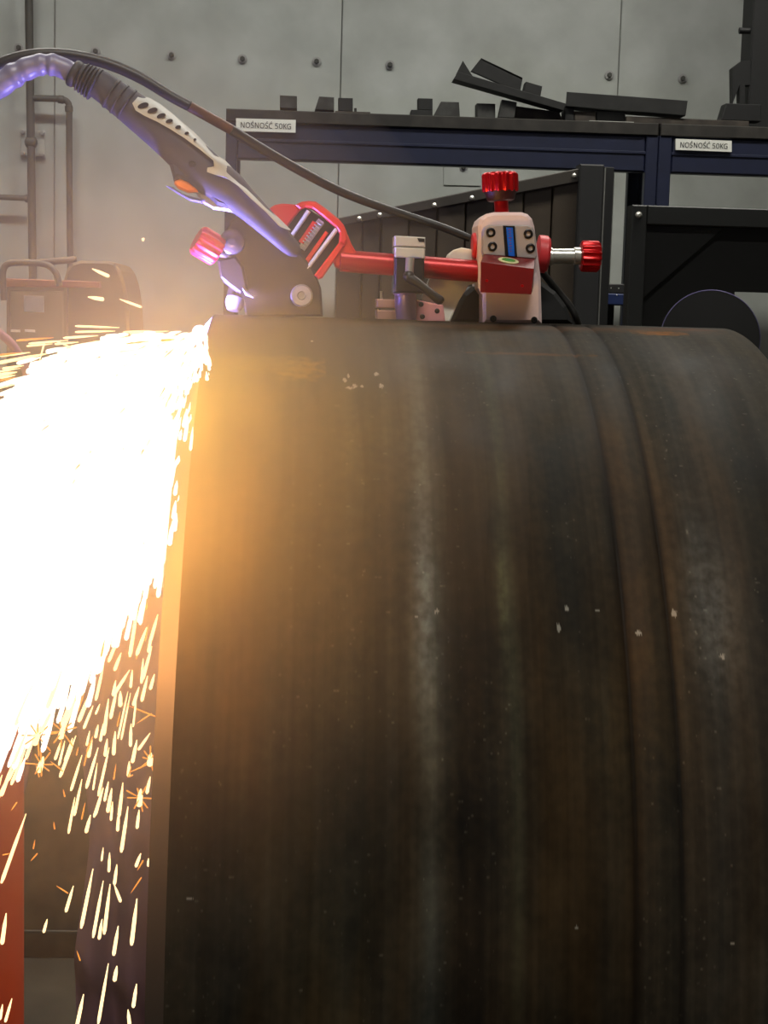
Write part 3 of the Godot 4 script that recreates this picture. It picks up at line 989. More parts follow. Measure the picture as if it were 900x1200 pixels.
func carriage() -> void:
	var t := thing("cutting_carriage", "red and pale pipe cutting carriage with rod, clamp and knobs on top of the pipe", "cutting machine", Vector3(W(598, 376, -0.03).x, R, -0.03))
	var st := mb()
	# pale housing, its foot on the pipe
	ppoly(st, [566, 378.5, 566, 345, 561, 338, 560.5, 264, 563.5, 256, 570, 250.5, 579, 248.5, 612, 248.5, 619, 251, 624, 256.5, 626.5, 265, 630, 292, 634, 325, 635.5, 379], 0.0, 0.06, 0.003)
	var body := put("housing", st, M.housing_pale, t)
	for s in [[578, 373.5], [626, 375]]:
		st = mb()
		var c := W(s[0], s[1], 0.0)
		lathe_along(st, c, c + Vector3(0, 0, 1), [Vector2(0.0032, 0), Vector2(0.003, 0.0015), Vector2(0.0015, 0.0016), Vector2(0.0014, 0.0004)], 12)
		put("screw", st, M.screw_dark, body)
	# cover plate with four screws and the blue scale
	st = mb()
	ppoly(st, [565, 294, 565.5, 271, 568, 265.5, 573, 263.5, 619, 263.5, 624.5, 266.5, 627, 272, 629.5, 300, 628, 304, 566, 299], 0.010, 0.010, 0.0012)
	var cover := put("cover_plate", st, M.cover_grey, t)
	for s in [[575, 272.5], [619, 274.3], [577, 289], [621.5, 291]]:
		st = mb()
		var c := W(s[0], s[1], 0.010)
		lathe_along(st, c, c + Vector3(0, 0, 1), [Vector2(0.0044, -0.0005), Vector2(0.0044, 0.0006), Vector2(0.0036, 0.0012), Vector2(0.0024, 0.0012), Vector2(0.0020, -0.0004)], 20)
		put("screw", st, M.screw_dark, cover)
	st = mb()
	ppoly(st, [589.5, 264.3, 603.2, 264.8, 606, 301, 592.2, 300], 0.0116, 0.003, 0.0003)
	put("scale_edge", st, M.screw_dark, cover)
	st = mb()
	ppoly(st, [593.2, 266.5, 601, 266.8, 603.4, 300.5, 596, 300], 0.0122, 0.003, 0.0003)
	put("scale_strip", st, M.scale_blue, cover)
	st = mb()
	for k in 9:
		var y := 268.5 + k * 3.2
		var wide: float = 3.4 if k % 3 == 0 else 2.0
		ppoly(st, [597.4 - wide * 0.5 + k * 0.15, y, 597.4 + wide * 0.5 + k * 0.15, y, 597.4 + wide * 0.5 + k * 0.15, y + 0.7, 597.4 - wide * 0.5 + k * 0.15, y + 0.7], 0.0125, 0.001)
	put("scale_marks", st, M.ink_red, cover)
	# red level block with a bubble level let into its sloping top
	var zb := 0.040
	var fl := [W(563.5, 307, zb), W(625.5, 315, zb), W(622.5, 345, zb), W(563, 342.5, zb)]
	var zt := 0.010
	var bk := [W(567.5, 298, zt), W(626.5, 303.5, zt), W(625, 337, zt), W(566, 334, zt)]
	st = mb()
	st.set_smooth_group(-1)
	quad(st, fl[3], fl[2], fl[1], fl[0])
	quad(st, fl[0], fl[1], bk[1], bk[0])
	quad(st, fl[1], fl[2], bk[2], bk[1])
	quad(st, fl[3], fl[0], bk[0], bk[3])
	quad(st, fl[2], fl[3], bk[3], bk[2])
	quad(st, bk[0], bk[1], bk[2], bk[3])
	var block := put("level_block", st, M.red_dark, t)
	var up: Vector3 = (fl[1] - fl[0]).cross(bk[0] - fl[0]).normalized()
	var mid: Vector3 = (fl[0] + fl[1] + bk[0] + bk[1]) / 4
	st = mb()
	lathe_along(st, mid - up * 0.001, mid + up, [Vector2(0.0096, 0), Vector2(0.0096, 0.0016), Vector2(0.0090, 0.0020), Vector2(0.0066, 0.0020), Vector2(0.0064, 0.0008)], 32)
	put("level_ring", st, M.level_ring, block)
	st = mb()
	lathe_along(st, mid, mid + up, [Vector2(0.0064, 0), Vector2(0.0060, 0.0011), Vector2(0.0035, 0.0016), Vector2(0.001, 0.0018)], 24)
	put("level_vial", st, M.level_green, block)
	for s in [[570.5, 329], [612, 335]]:
		st = mb()
		var c := W(s[0], s[1], zb)
		lathe_along(st, c - Vector3(0, 0, 0.001), c + Vector3(0, 0, 1), [Vector2(0.0017, 0), Vector2(0.0014, 0.0014), Vector2(0.0006, 0.0016)], 10)
		put("screw", st, M.red_anod, block)
	# height knob on top and cross knob at the side
	var zk := -0.025
	st = mb()
	knob(st, W(586.5, 226, zk), W(585.8, 202, zk), 21.2 * S(zk))
	var kn := put("height_knob", st, M.red_anod, t)
	kn.set_meta("label", "fluted red knob on top")
	st = mb()
	lathe_along(st, W(588, 249, zk), W(586.5, 226, zk), [Vector2(0.0068, 0), Vector2(0.0068, 0.0185)], 24)
	put("knob_shaft", st, M.red_anod, kn)
	st = mb()
	lathe_along(st, W(587.2, 236, zk), W(586.5, 224, zk), [Vector2(0.0105, 0), Vector2(0.0125, 0.001), Vector2(0.0155, 0.0095)], 40)
	put("knob_skirt", st, M.red_shade, kn)
	st = mb()
	knob(st, W(680, 300, zk), W(703, 300.8, zk), 18.0 * S(zk))
	kn = put("cross_knob", st, M.red_anod, t)
	kn.set_meta("label", "fluted red knob on the right side")
	st = mb()
	lathe_along(st, W(640, 300.5, zk), W(680, 300, zk), [Vector2(0.0085, 0), Vector2(0.0085, 0.0055), Vector2(0.0072, 0.006), Vector2(0.0072, 0.026), Vector2(0.0082, 0.0265), Vector2(0.0082, 0.032)], 24)
	put("knob_shaft", st, M.silver, kn)
	for f in [[632.5, 297.5, 642.5, 298.5, 21.5], [559, 288, 553, 288, 15.0]]:
		st = mb()
		var a := W(f[0], f[1], zk)
		var b := W(f[2], f[3], zk)
		lathe_along(st, a, b, [Vector2(f[4] * S(zk), -0.002), Vector2(f[4] * S(zk), (b - a).length() * 0.7), Vector2(f[4] * S(zk) * 0.88, (b - a).length())], 40)
		put("flange", st, M.pink_flange, t)
	# dark drive housing behind, white side plate
	st = mb()
	ppoly(st, [526, 379, 531, 368, 543, 344, 553, 335.5, 600, 334, 636, 330, 652, 342, 664, 358, 672, 379.5], -0.035, 0.07, 0.004)
	put("drive_housing", st, M.post_black, t)
	st = mb()
	ppoly(st, [521.5, 306, 525, 298, 532, 292.5, 541, 290, 552, 292, 560, 298, 560, 330, 549, 335, 538, 352, 527.5, 377, 519, 377, 494, 350, 503.5, 326, 521, 325], -0.028, 0.010, 0.001)
	put("side_plate", st, M.plate_white, t)
	# guide rod with its clamp
	st = mb()
	straight(st, W(398, 305.5, -0.015), W(567, 318.5, -0.015), 12.6 * S(-0.015), 28, 0.001)
	put("guide_rod", st, M.red_rod, t)
	st = mb()
	ppoly(st, [462.5, 300.5, 497.5, 302, 497, 344, 461.5, 343], 0.006, 0.045, 0.002)
	var clamp := put("clamp_block", st, M.clamp_black, t)
	st = mb()
	ppoly(st, [463, 276, 498.5, 278, 498.5, 289.7, 463, 288], 0.007, 0.045, 0.001)
	put("clamp_cap", st, M.clamp_cap, clamp)
	st = mb()
	ppoly(st, [463, 289.3, 498.5, 291, 498, 303, 463, 301.5], 0.007, 0.045, 0.001)
	put("clamp_cap", st, M.clamp_cap, clamp)
	st = mb()
	ppoly(st, [489, 279, 497.5, 279.6, 497.5, 283.6, 491, 283.4], 0.0076, 0.001)
	put("size_mark", st, M.ink, clamp)
	st = mb()
	straight(st, W(480.5, 302, 0.012), W(479.5, 324, 0.014), 5.0 * S(0.01), 16, 0.0006)
	var lever := put("clamp_lever", st, M.silver, clamp)
	st = mb()
	ptube(st, [[478, 325.5, 0.016, 6.2], [487, 330, 0.017, 5.4], [500, 340, 0.018, 4.8], [512, 349.5, 0.018, 5.4], [516.5, 352.5, 0.018, 5.2], [519, 354.5, 0.018, 2.6]], 14, 5)
	ball(st, W(479, 324, 0.015), 7.0 * S(0.015), 14)
	put("lever_grip", st, M.clamp_black, lever)
	st = mb()
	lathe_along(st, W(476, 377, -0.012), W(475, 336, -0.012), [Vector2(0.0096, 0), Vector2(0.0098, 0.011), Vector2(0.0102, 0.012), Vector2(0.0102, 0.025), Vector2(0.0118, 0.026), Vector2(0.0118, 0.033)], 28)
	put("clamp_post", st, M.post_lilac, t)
	for y in [[350.3, 361], [363.3, 375.5]]:
		st = mb()
		ppoly(st, [441, y[0], 466, y[0] + 0.6, 466, y[1] + 0.4, 441.5, y[1]], -0.012, 0.03, 0.001)
		put("foot_block", st, M.foot_tan, t)
	st = mb()
	straight(st, W(447, 351, -0.03), W(446.7, 341, -0.03), 0.0016, 10)
	put("stud", st, M.silver, t)
	st = mb()
	ppoly(st, [484, 350.5, 519.5, 357.5, 522, 377, 486, 377], -0.014, 0.012, 0.001)
	var hinge := put("hinge_plate", st, M.plate_pink, t)
	for s in [[493.5, 356.7], [512.3, 364.4], [495, 371]]:
		st = mb()
		var c := W(s[0], s[1], -0.014)
		lathe_along(st, c - Vector3(0, 0, 0.002), c + Vector3(0, 0, 1), [Vector2(0.0024, 0), Vector2(0.0024, 0.0022), Vector2(0.0016, 0.0026)], 12)
		put("screw", st, M.screw_dark, hinge)
	# red torch holder: an open slide frame with two guide pins and a rack
	var zh := -0.004
	st = mb()
	ppoly(st, [346, 240, 353, 236.5, 361, 235.2, 370, 236, 381, 243.5, 397, 256.5, 403, 263.5, 406.5, 272, 407.5, 281, 404, 286.5, 397.5, 284, 398, 273, 394, 266.5, 376, 251.5, 366, 244, 358, 242.5, 352, 245.5], zh, 0.028, 0.0016)
	ppoly(st, [397.5, 284, 404.5, 287.5, 378, 325.5, 373.5, 327, 368, 322.5], zh, 0.028, 0.0014)
	var holder := put("torch_holder", st, M.red_paint, t)
	st = mb()
	ppoly(st, [316, 244, 322, 240, 331, 238.4, 346, 239.6, 351.5, 245.8, 334, 268.5, 329, 266], zh - 0.003, 0.03, 0.0014)
	put("rear_lug", st, M.red_paint, holder)
	st = mb()
	ppoly(st, [404, 268, 408.5, 277, 412, 286, 418, 296, 419.8, 304, 417, 312, 409.5, 317.8, 402, 317.5, 393, 312, 391, 306], zh - 0.004, 0.034, 0.002)
	put("rod_lug", st, M.red_paint, holder)
	st = mb()
	ppoly(st, [350, 246, 357, 242, 398, 268, 398, 284, 368, 323, 352, 310, 330, 268], zh - 0.022, 0.008, 0.001)
	put("slide_back", st, M.screw_dark, holder)
	for p in [[362, 247, 342, 276.5], [394.5, 268.5, 360, 315]]:
		st = mb()
		straight(st, W(p[0], p[1], zh - 0.004), W(p[2], p[3], zh - 0.004), 2.6 * S(zh), 14, 0.0004)
		put("guide_pin", st, M.pin_white, holder)
	for p in [[366.5, 258.5, 372, 262, 355, 286.5, 350, 282.5], [381.5, 270.5, 385, 273, 359.5, 311, 355, 307.5]]:
		st = mb()
		ppoly(st, p, zh - 0.007, 0.01, 0.0006)
		put("slide_bar", st, M.red_paint, holder)
	st = mb()
	for k in 11:
		var a := Vector2(376, 258.5).lerp(Vector2(353.5, 290.5), k / 10.0)
		var d := Vector2(-0.575, 0.818)
		var n := Vector2(0.818, 0.575)
		var c := [a - n * 3.8 - d * 0.8, a + n * 3.8 - d * 0.8, a + n * 3.8 + d * 0.8, a - n * 3.8 + d * 0.8]
		ppoly(st, [c[0].x, c[0].y, c[1].x, c[1].y, c[2].x, c[2].y, c[3].x, c[3].y], zh - 0.006, 0.006, 0.0003)
	ppoly(st, [372, 257, 380, 261.5, 357, 294, 350, 289], zh - 0.009, 0.006, 0.0003)
	put("gear_rack", st, M.silver, holder)
	# dark holder plate round the torch, its boss, screw, knob
	st = mb()
	ppoly(st, [261, 330, 256.5, 312, 257, 296, 262, 274, 270, 258, 282, 249, 300, 248, 326, 272, 352, 296, 368, 316, 376.5, 338, 378.5, 371, 288, 370.5, 284, 352, 275, 341], -0.006, 0.022, 0.002)
	var plate := put("holder_plate", st, M.holder_grey, t)
	st = mb()
	var sc := W(353.5, 346.5, -0.006)
	lathe_along(st, sc, sc + Vector3(0, 0, 1), [Vector2(0.0105, 0), Vector2(0.0105, 0.003), Vector2(0.0090, 0.005), Vector2(0.0040, 0.005), Vector2(0.0034, 0.003)], 28)
	put("round_screw", st, M.silver, plate)
	st = mb()
	var bc := W(272.5, 284, -0.006)
	lathe_along(st, bc, bc + Vector3(0.0, 0, 1), [Vector2(0.0115, 0), Vector2(0.0115, 0.012), Vector2(0.0095, 0.014), Vector2(0.0030, 0.015)], 28)
	put("boss", st, M.holder_steel, plate)
	st = mb()
	knob(st, W(257, 296, 0.004), W(230, 280, 0.010), 18.0 * S(0.005))
	kn = put("tilt_knob", st, M.knob_arc_tint, t)
	kn.set_meta("label", "fluted red knob with pink arc light painted in")
	st = mb()
	straight(st, W(270, 300, 0.0), W(255, 294, 0.004), 0.005, 14)
	put("knob_shaft", st, M.holder_steel, kn)
	# leg of the holder down to the pipe
	st = mb()
	ppoly(st, [254.5, 304, 258, 325, 268, 334, 282, 344, 291, 340, 285, 312, 276, 300], 0.006, 0.016, 0.002)
	put("holder_leg", st, M.holder_grey, t)
	st = mb()
	ppoly(st, [283.5, 337, 292.5, 343.5, 299.5, 347.5, 297, 350, 288, 346.5], 0.010, 0.012, 0.001)
	put("holder_clip", st, M.nozzle, t)

# ---------------------------------------------------------------- the plasma torch
func torch() -> void:
	var zt := 0.030
	var t := thing("plasma_torch", "grey violet plasma torch with white inlay held in the red holder", "torch", W(282, 366, zt))
	var keys := [[88, 87, 13.0], [97, 91, 14.6], [116, 99, 16.4], [141, 117, 18.0], [163, 133.5, 19.8], [194, 158.5, 21.5], [221, 183, 22.5], [246, 206, 22.8], [268, 222, 21.0], [289, 240, 16.6], [315, 264.5, 13.4], [338, 287, 10.6], [346, 294.5, 8.0], [350, 299, 3.0]]
	var kk := []
	for k in keys:
		kk.append([k[0], k[1], zt, k[2]])
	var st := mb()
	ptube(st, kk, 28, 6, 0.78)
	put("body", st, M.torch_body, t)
	# strain relief rings
	for k in 8:
		var c := Vector2(96, 90.5).lerp(Vector2(123, 105.5), k / 7.0) if k < 5 else Vector2(131, 110).lerp(Vector2(149, 122.5), (k - 5) / 2.0)
		var d := Vector2(0.86, 0.51) if k < 5 else Vector2(0.81, 0.58)
		var a := W(c.x - d.x * 1.3, c.y - d.y * 1.3, zt)
		var b := W(c.x + d.x * 1.3, c.y + d.y * 1.3, zt)
		var r := (15.4 + k * 0.45) * S(zt) * 1.05
		st = mb()
		if k < 5:
			lathe_along(st, a, b, [Vector2(r * 0.96, 0), Vector2(r * 1.05, (b - a).length() * 0.3), Vector2(r * 1.05, (b - a).length() * 0.7), Vector2(r * 0.96, (b - a).length())], 32)
		else:
			lathe_along(st, a, b, [Vector2(r * 0.98, 0), Vector2(r * 1.0, (b - a).length() * 0.5), Vector2(r * 0.98, (b - a).length())], 32)
		put("grip_ring", st, M.torch_ring, t)
	st = mb()
	lathe_along(st, W(84, 84.5, zt), W(91, 88.5, zt), [Vector2(0.0112, 0), Vector2(0.0122, 0.0015), Vector2(0.0122, 0.005), Vector2(0.0112, 0.0064)], 32)
	put("collar", st, M.torch_ring, t)
	# white inlay along the top, wrapped over the side towards the camera
	var inlay := [[155, 121, 163, 112], [159, 129.5, 175, 115.5], [170, 136, 187, 122.5], [184, 142.5, 201, 133.5], [200, 151.5, 215, 145.5], [217, 162.5, 228, 156.5], [236, 176.5, 240, 169], [250, 188, 251, 181], [251, 195, 262, 187.5], [243, 196.5, 268, 193.5], [242.5, 201.5, 274, 200.5], [251, 204.5, 284, 212], [264, 207.5, 294, 224], [279, 218, 302, 233], [293, 232, 312, 243.5], [310, 247, 326, 256], [328, 266, 340, 270]]
	st = mb()
	st.set_smooth_group(1)
	var za := zt + 0.0150
	for i in inlay.size() - 1:
		var a: Array = inlay[i]
		var b: Array = inlay[i + 1]
		var rows := []
		for e in [a, b]:
			var row := []
			for k in 7:
				var f := k / 6.0
				row.append(W(lerpf(e[0], e[2], f), lerpf(e[1], e[3], f), za - 0.0125 * f * f * f))
			row.append(W(e[2] + 1.0, e[3] - 0.5, zt - 0.004))
			rows.append(row)
		for k in 7:
			quad(st, rows[0][k], rows[1][k], rows[1][k + 1], rows[0][k + 1])
	var inl := put("inlay", st, M.torch_inlay, t)
	for v in [[167.5, 123.5, 6.8, 3.0], [178.5, 129.3, 6.4, 2.9], [188.8, 135.6, 5.6, 2.6], [198.3, 141.8, 4.4, 2.3], [208.5, 148.8, 3.5, 2.0], [218.7, 155.9, 2.7, 1.6], [228.3, 163.2, 1.9, 1.3]]:
		st = mb()
		var pts := []
		var ax := Vector2(0.90, -0.34)
		var q := Vector2(0.40, 0.92)
		for k in 14:
			var a := TAU * k / 14
			var p: Vector2 = Vector2(v[0], v[1]) + ax * cos(a) * v[2] + q * sin(a) * v[3]
			pts.append_array([p.x, p.y])
		ppoly(st, pts, za + 0.0006, 0.004, 0.0002)
		put("vent_slot", st, M.screw_dark, inl)
	st = mb()
	var c := W(225.5, 192.5, zt + 0.0138)
	lathe_along(st, c - Vector3(0, 0, 0.002), c + Vector3(0, 0, 1), [Vector2(0.0034, 0), Vector2(0.0034, 0.0026), Vector2(0.0028, 0.0030), Vector2(0.0022, 0.0024)], 18)
	put("pivot_pin", st, M.black, t)
	# trigger bay: hump, orange trigger, guard
	st = mb()
	ppoly(st, [198, 192, 203, 188, 236, 206, 264, 228, 268, 244, 254, 240, 238, 226, 224, 214, 209, 208, 203.5, 212.5, 201.5, 204], zt + 0.008, 0.018, 0.003)
	put("trigger_bay", st, M.torch_body, t)
	st = mb()
	ppoly(st, [204.5, 211.5, 211, 209.5, 222, 214, 230, 220, 232, 224.5, 220, 225.5, 208, 220.5, 204, 215.5], zt + 0.006, 0.013, 0.002)
	put("trigger", st, M.trigger, t)
	st = mb()
	ppoly(st, [193.5, 217, 203, 219, 214, 227, 226, 230.5, 233, 232, 240, 234, 236, 237.5, 222, 234.5, 208, 226.5], zt + 0.009, 0.018, 0.001)
	put("trigger_guard", st, M.guard, t)
	st = mb()
	ppoly(st, [229, 226, 241, 225.5, 262, 235, 271, 243, 272, 248.5, 262, 246.5, 250, 245, 238, 238.5], zt + 0.004, 0.012, 0.002)
	put("lower_guard", st, M.nozzle, t)  # pale colour paints in the white hot highlight under the trigger
	# head and nozzle that point down at the pipe edge
	st = mb()
	lathe_along(st, W(302, 262, -0.032), W(276, 353, -0.024), [Vector2(0.010, 0), Vector2(0.013, 0.012), Vector2(0.013, 0.030), Vector2(0.0125, 0.052), Vector2(0.0100, 0.060), Vector2(0.0095, 0.072)], 28)
	put("torch_head", st, M.holder_grey, t)
	st = mb()
	lathe_along(st, W(276.5, 350, -0.012), W(272.5, 367, -0.008), [Vector2(0.0088, 0), Vector2(0.0088, 0.006), Vector2(0.0060, 0.0115), Vector2(0.0042, 0.012)], 24)
	put("nozzle", st, M.nozzle, t)

func hoses() -> void:
	# crumpled sleeve of the torch lead, leaving the picture at the left
	var z := 0.028
	ORG = W(40, 85, z)
	var st := mb()
	var pts := []
	var rad := []
	var path := [[-90, 175, 14], [-50, 138, 14], [-20, 113, 14], [2, 98, 14], [24, 84, 13], [46, 76, 12], [66, 77, 12], [88, 87, 11]]
	for i in path.size() - 1:
		for k in 12:
			var f := k / 12.0
			var v := []
			for q in 3:
				v.append(cubic_interpolate(path[i][q], path[i + 1][q], path[maxi(i - 1, 0)][q], path[mini(i + 2, path.size() - 1)][q], f))
			pts.append(W(v[0], v[1], z))
			var s := i * 12 + k
			rad.append(v[2] * S(z) * (1.0 + 0.09 * sin(s * 0.75) * (0.6 + 0.4 * sin(s * 0.31))))
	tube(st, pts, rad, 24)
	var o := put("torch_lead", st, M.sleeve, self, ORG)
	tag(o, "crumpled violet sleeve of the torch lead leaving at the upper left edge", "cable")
	# long black hose from the upper left to the carriage
	var t := thing("black_hose", "long thin black hose running from the upper left down to the carriage", "hose", W(556, 279, -0.05))
	st = mb()
	ptube(st, [[-70, 118, 0.0, 7.5], [-30, 92, 0.0, 7.5], [4, 74, 0.0, 7.5], [34, 65.5, 0.0, 7.2], [64, 63.5, 0.0, 6.8], [96, 67, 0.0, 6.6], [130, 76, 0.0, 6.5], [165, 91.5, 0.0, 6.4], [199, 112, 0.0, 6.2], [222, 124.5, 0.0, 6.0]], 16, 6)
	ptube(st, [[271, 152, -0.01, 5.8], [310, 176, -0.02, 5.6], [350, 199, -0.03, 5.4], [392, 221, -0.04, 5.2], [432, 237.5, -0.045, 4.9], [475, 252, -0.05, 4.7], [520, 267, -0.05, 4.5], [551, 279.5, -0.05, 4.3]], 16, 6)
	put("hose", st, M.hose_black, t)
	st = mb()
	ptube(st, [[222, 124.5, 0.0, 6.0], [246, 138, -0.005, 5.9], [271, 152, -0.01, 5.8]], 16, 8)
	var r := put("scorched_stretch", st, M.hose_rust, t)
	r.set_meta("label", "brown scorched stretch of the hose")
	# short cable behind the carriage
	ORG = W(650, 340, -0.08)
	st = mb()
	ptube(st, [[632, 314, -0.07, 4.2], [640, 325, -0.08, 4.2], [655, 343, -0.09, 4.2], [668, 359, -0.09, 4.2], [675, 372, -0.09, 4.2], [679, 384, -0.10, 4.2]], 14, 6)
	o = put("short_cable", st, M.hose_black, self, ORG)
	tag(o, "short thick black cable sloping down behind the right side of the carriage", "cable")

# ---------------------------------------------------------------- sparks and smoke
func streak_mesh() -> ArrayMesh:             # unit spindle along y, thickest near the head
	ORG = Vector3.ZERO
	var st := mb()
	lathe_along(st, Vector3(0, -0.5, 0), Vector3(0, 0.5, 0), [Vector2(0.25, 0.0), Vector2(0.5, 0.08), Vector2(0.45, 0.6), Vector2(0.12, 1.0)], 6)
	return done(st)

func streak_at(px: Vector2, qx: Vector2, z0: float, z1: float, wide: float) -> Transform3D:
	var a := W(px.x, px.y, z0)
	var b := W(qx.x, qx.y, z1)
	var xf := frame_along(b, a)
	var l := (a - b).length()
	var w := wide * S(z0)
	return Transform3D(Basis(xf.basis.x * w, xf.basis.y * l, xf.basis.z * w), (a + b) / 2)

func flight(p: Vector2) -> Vector2:          # which way a spark at pixel p flies: away from the cut, bent by its weight
	var d := p - Vector2(238, 384)
	return (d.normalized() + Vector2(0, 0.0004) * d.length()).normalized()

func level_tag(m: Node3D, p: Vector2, q: Vector2, wide: float) -> void:
	var c := (p + q) / 2
	var l := (q - p).length()
	var text := "%s %s spark flying level to the left, %s, %s" % ["thick" if wide > 2.8 else "thin", "long" if l > 45.0 else "short", "near the pipe" if c.x > 130.0 else "below the power source" if c.x > 50.0 else "by the left edge", "topping the plume" if c.y < 440.0 else "flanking it"]
	tag(m, text, "spark", "sparks: " + text)

func spark_tag(m: Node3D, p: Vector2, q: Vector2, colour: String) -> void:       # what sets a spark apart: its length and what it falls beside
	var l := (q - p).length()
	var size := "long" if l > 48.0 else "middling" if l > 26.0 else "short"
	var c := (p + q) / 2
	var beside := "near the left edge" if c.x < 36.0 else "in front of the brown bench" if c.x < 96.0 else "in front of the purplish cloth" if c.x < 140.0 else "close beside the pipe end"
	var high := "just under the white plume" if c.y < 850.0 else "midway below the plume" if c.y < 1000.0 else "low in the picture"
	var text := "%s %s spark streak falling %s, %s" % [size, colour, beside, high]
	tag(m, text, "spark", "sparks: " + text)

func sparks() -> void:
	var spindle := streak_mesh()
	# the blinding plume itself: thousands of sparks that nobody could count
	var where := []
	var rr := [0.0, 100.0, 170.0, 240.0, 320.0, 450.0, 600.0]
	var lo := [2.0, 4.0, 9.0, 20.0, 30.0, 36.0, 40.0]
	var hi := [100.0, 95.0, 87.0, 79.5, 73.5, 65.0, 58.5]
	for k in 12000:
		var r := 600.0 * pow(rng.randf(), 0.62)
		var i := 0
		while i < 5 and r > rr[i + 1]:
			i += 1
		var f: float = (r - rr[i]) / (rr[i + 1] - rr[i])
		var l := lerpf(lo[i], lo[i + 1], f)
		var h := lerpf(hi[i], hi[i + 1], f)
		var phi := lerpf(l, h, rng.randf()) + rng.randfn(0.0, 2.2)
		var p := Vector2(240, 388) + Vector2(-cos(deg_to_rad(phi)), sin(deg_to_rad(phi))) * r
		var edge := 244.0 - clampf((p.y - 372.0) / 820.0, 0.0, 1.0) * 82.0 + 11.0 * exp(-pow((p.y - 436.0) / 26.0, 2.0))  # added bulge shapes the sparks like bloom over the pipe edge
		if p.x < -90.0 or p.x > edge:
			continue
		var d := flight(p)
		var q := p + d * rng.randf_range(14.0, 44.0) * (0.5 + r / 500.0)
		q.x = minf(q.x, edge)
		var z := 0.18 + 0.06 * minf(1.0, r / 200.0) + rng.randfn(0.0, 1.0) * 0.05 * (0.25 + minf(1.0, r / 250.0))
		where.append(streak_at(p, q, z, z + rng.randf_range(-0.01, 0.015), rng.randf_range(2.0, 4.5) + 2.5 * minf(1.0, r / 350.0)))
	var mm := MultiMesh.new()
	mm.transform_format = MultiMesh.TRANSFORM_3D
	mm.mesh = spindle
	mm.instance_count = where.size()
	for i in where.size():
		mm.set_instance_transform(i, where[i])
	var o := MultiMeshInstance3D.new()
	o.name = "glowing_spark_plume"
	o.multimesh = mm
	o.material_override = M.spark_core
	add_child(o)
	tag(o, "dazzling white plume of countless sparks bursting from the pipe end to the left", "sparks", "", "stuff")

	# single sparks read off the photograph
	var seen := [[30.6, 953.6, 1.5, 1035, 4.5], [109, 1018, 95, 1088, 4.5], [121, 1032, 109, 1099, 4], [129, 1036, 122, 1095, 4.5], [119.6, 1077, 116, 1101, 4], [160.5, 1053, 154, 1108, 5], [138.6, 1085, 133, 1120, 4.5], [127, 1129, 115, 1200, 4], [137, 1132, 134, 1150, 5], [160, 1153, 156, 1181, 4.5],
		[98, 1165, 90, 1203, 4.5], [150, 1183, 152, 1203, 4.5], [14, 1170, 6, 1198, 3.5], [3, 1177, 0, 1195, 3.5], [7.3, 1070, 2.3, 1107, 5], [55.4, 1077, 51, 1093, 3.5], [86, 1038, 77, 1069, 4], [137, 1013, 134, 1037, 4], [134, 1037, 141.5, 1057, 4], [128.5, 999, 127.5, 1022, 3.5], [121, 993, 119, 1009, 2.5], [150, 945, 142, 999, 4.5],
		[163, 949, 160.5, 971, 4], [127, 916, 122.5, 939, 3.5], [121, 923, 110, 958, 3.5], [128, 876, 115, 933, 3.5], [96, 913, 87, 956, 3.5], [115, 876, 101, 924, 4], [114, 894, 109, 926, 2.5], [96, 885, 83, 927, 3.5], [89, 862, 70, 911, 4], [76, 868, 69, 897, 3], [30.6, 876, 13, 920, 4], [16, 892, 1.5, 933, 4.5], [24, 885, 10, 915, 3],
		[160.5, 867, 155, 894, 4.5], [176, 859, 162, 879, 3.5], [176, 910, 172, 930, 4], [165, 1000, 159, 1016, 4], [174, 1006, 174, 1015, 4], [175, 1070, 174, 1083, 4], [135, 857, 133, 885, 4.5], [145, 732, 127, 776, 4], [135, 728, 117, 775, 3.5], [162, 705, 152, 770, 4.5], [185, 720, 176, 752, 4], [172, 735, 160, 768, 4.5],
		[152, 785, 133, 815, 4], [142, 765, 134, 786, 4], [178, 757, 167, 797, 4], [181, 790, 176, 808, 4], [173, 792, 166, 822, 4], [155, 785, 153, 806, 3.5], [163, 805, 156, 827, 4], [160, 815, 156, 852, 2.5], [150, 810, 138, 866, 2.5], [153, 812, 142, 867, 2.5], [141, 810, 141, 828, 5], [107, 810, 92, 846, 5], [109, 827, 98, 854, 3.5], [117, 825, 112, 837, 2.5],
		[95, 800, 78, 840, 4], [84, 770, 66, 812, 4], [72, 786, 55, 830, 5], [60, 760, 40, 806, 4.5], [40, 800, 18, 850, 5], [62, 830, 48, 858, 4], [25, 826, 0, 875, 5], [10, 820, -6, 850, 4], [46, 845, 30, 890, 4.5], [88, 822, 72, 858, 4.5], [100, 760, 84, 792, 4]]
	for s in seen:
		var z := rng.randf_range(0.05, 0.34)
		var m := put("glowing_spark", spindle, M.spark_white, self)
		m.transform = streak_at(Vector2(s[0], s[1]), Vector2(s[2], s[3]), z, z + 0.01, s[4])
		spark_tag(m, Vector2(s[0], s[1]), Vector2(s[2], s[3]), "white")
	for k in 135:
		var p := Vector2(rng.randf_range(0.0, 178.0), rng.randf_range(640.0, 1110.0))
		if p.y < 835.0 - p.x * 0.95 or p.x > 206.0 - (p.y - 600.0) * 0.06:
			continue
		if rng.randf() < (p.y - 860.0) / 130.0:
			continue
		var d := (flight(p) + Vector2(rng.randfn(0, 0.05), 0)).normalized()
		var thin := rng.randf() < 0.35
		var z := rng.randf_range(0.05, 0.33)
		var m := put("glowing_spark", spindle, M.spark_orange if thin else M.spark_white, self)
		var q := p + d * (rng.randf_range(8.0, 26.0) if thin else rng.randf_range(14.0, 44.0))
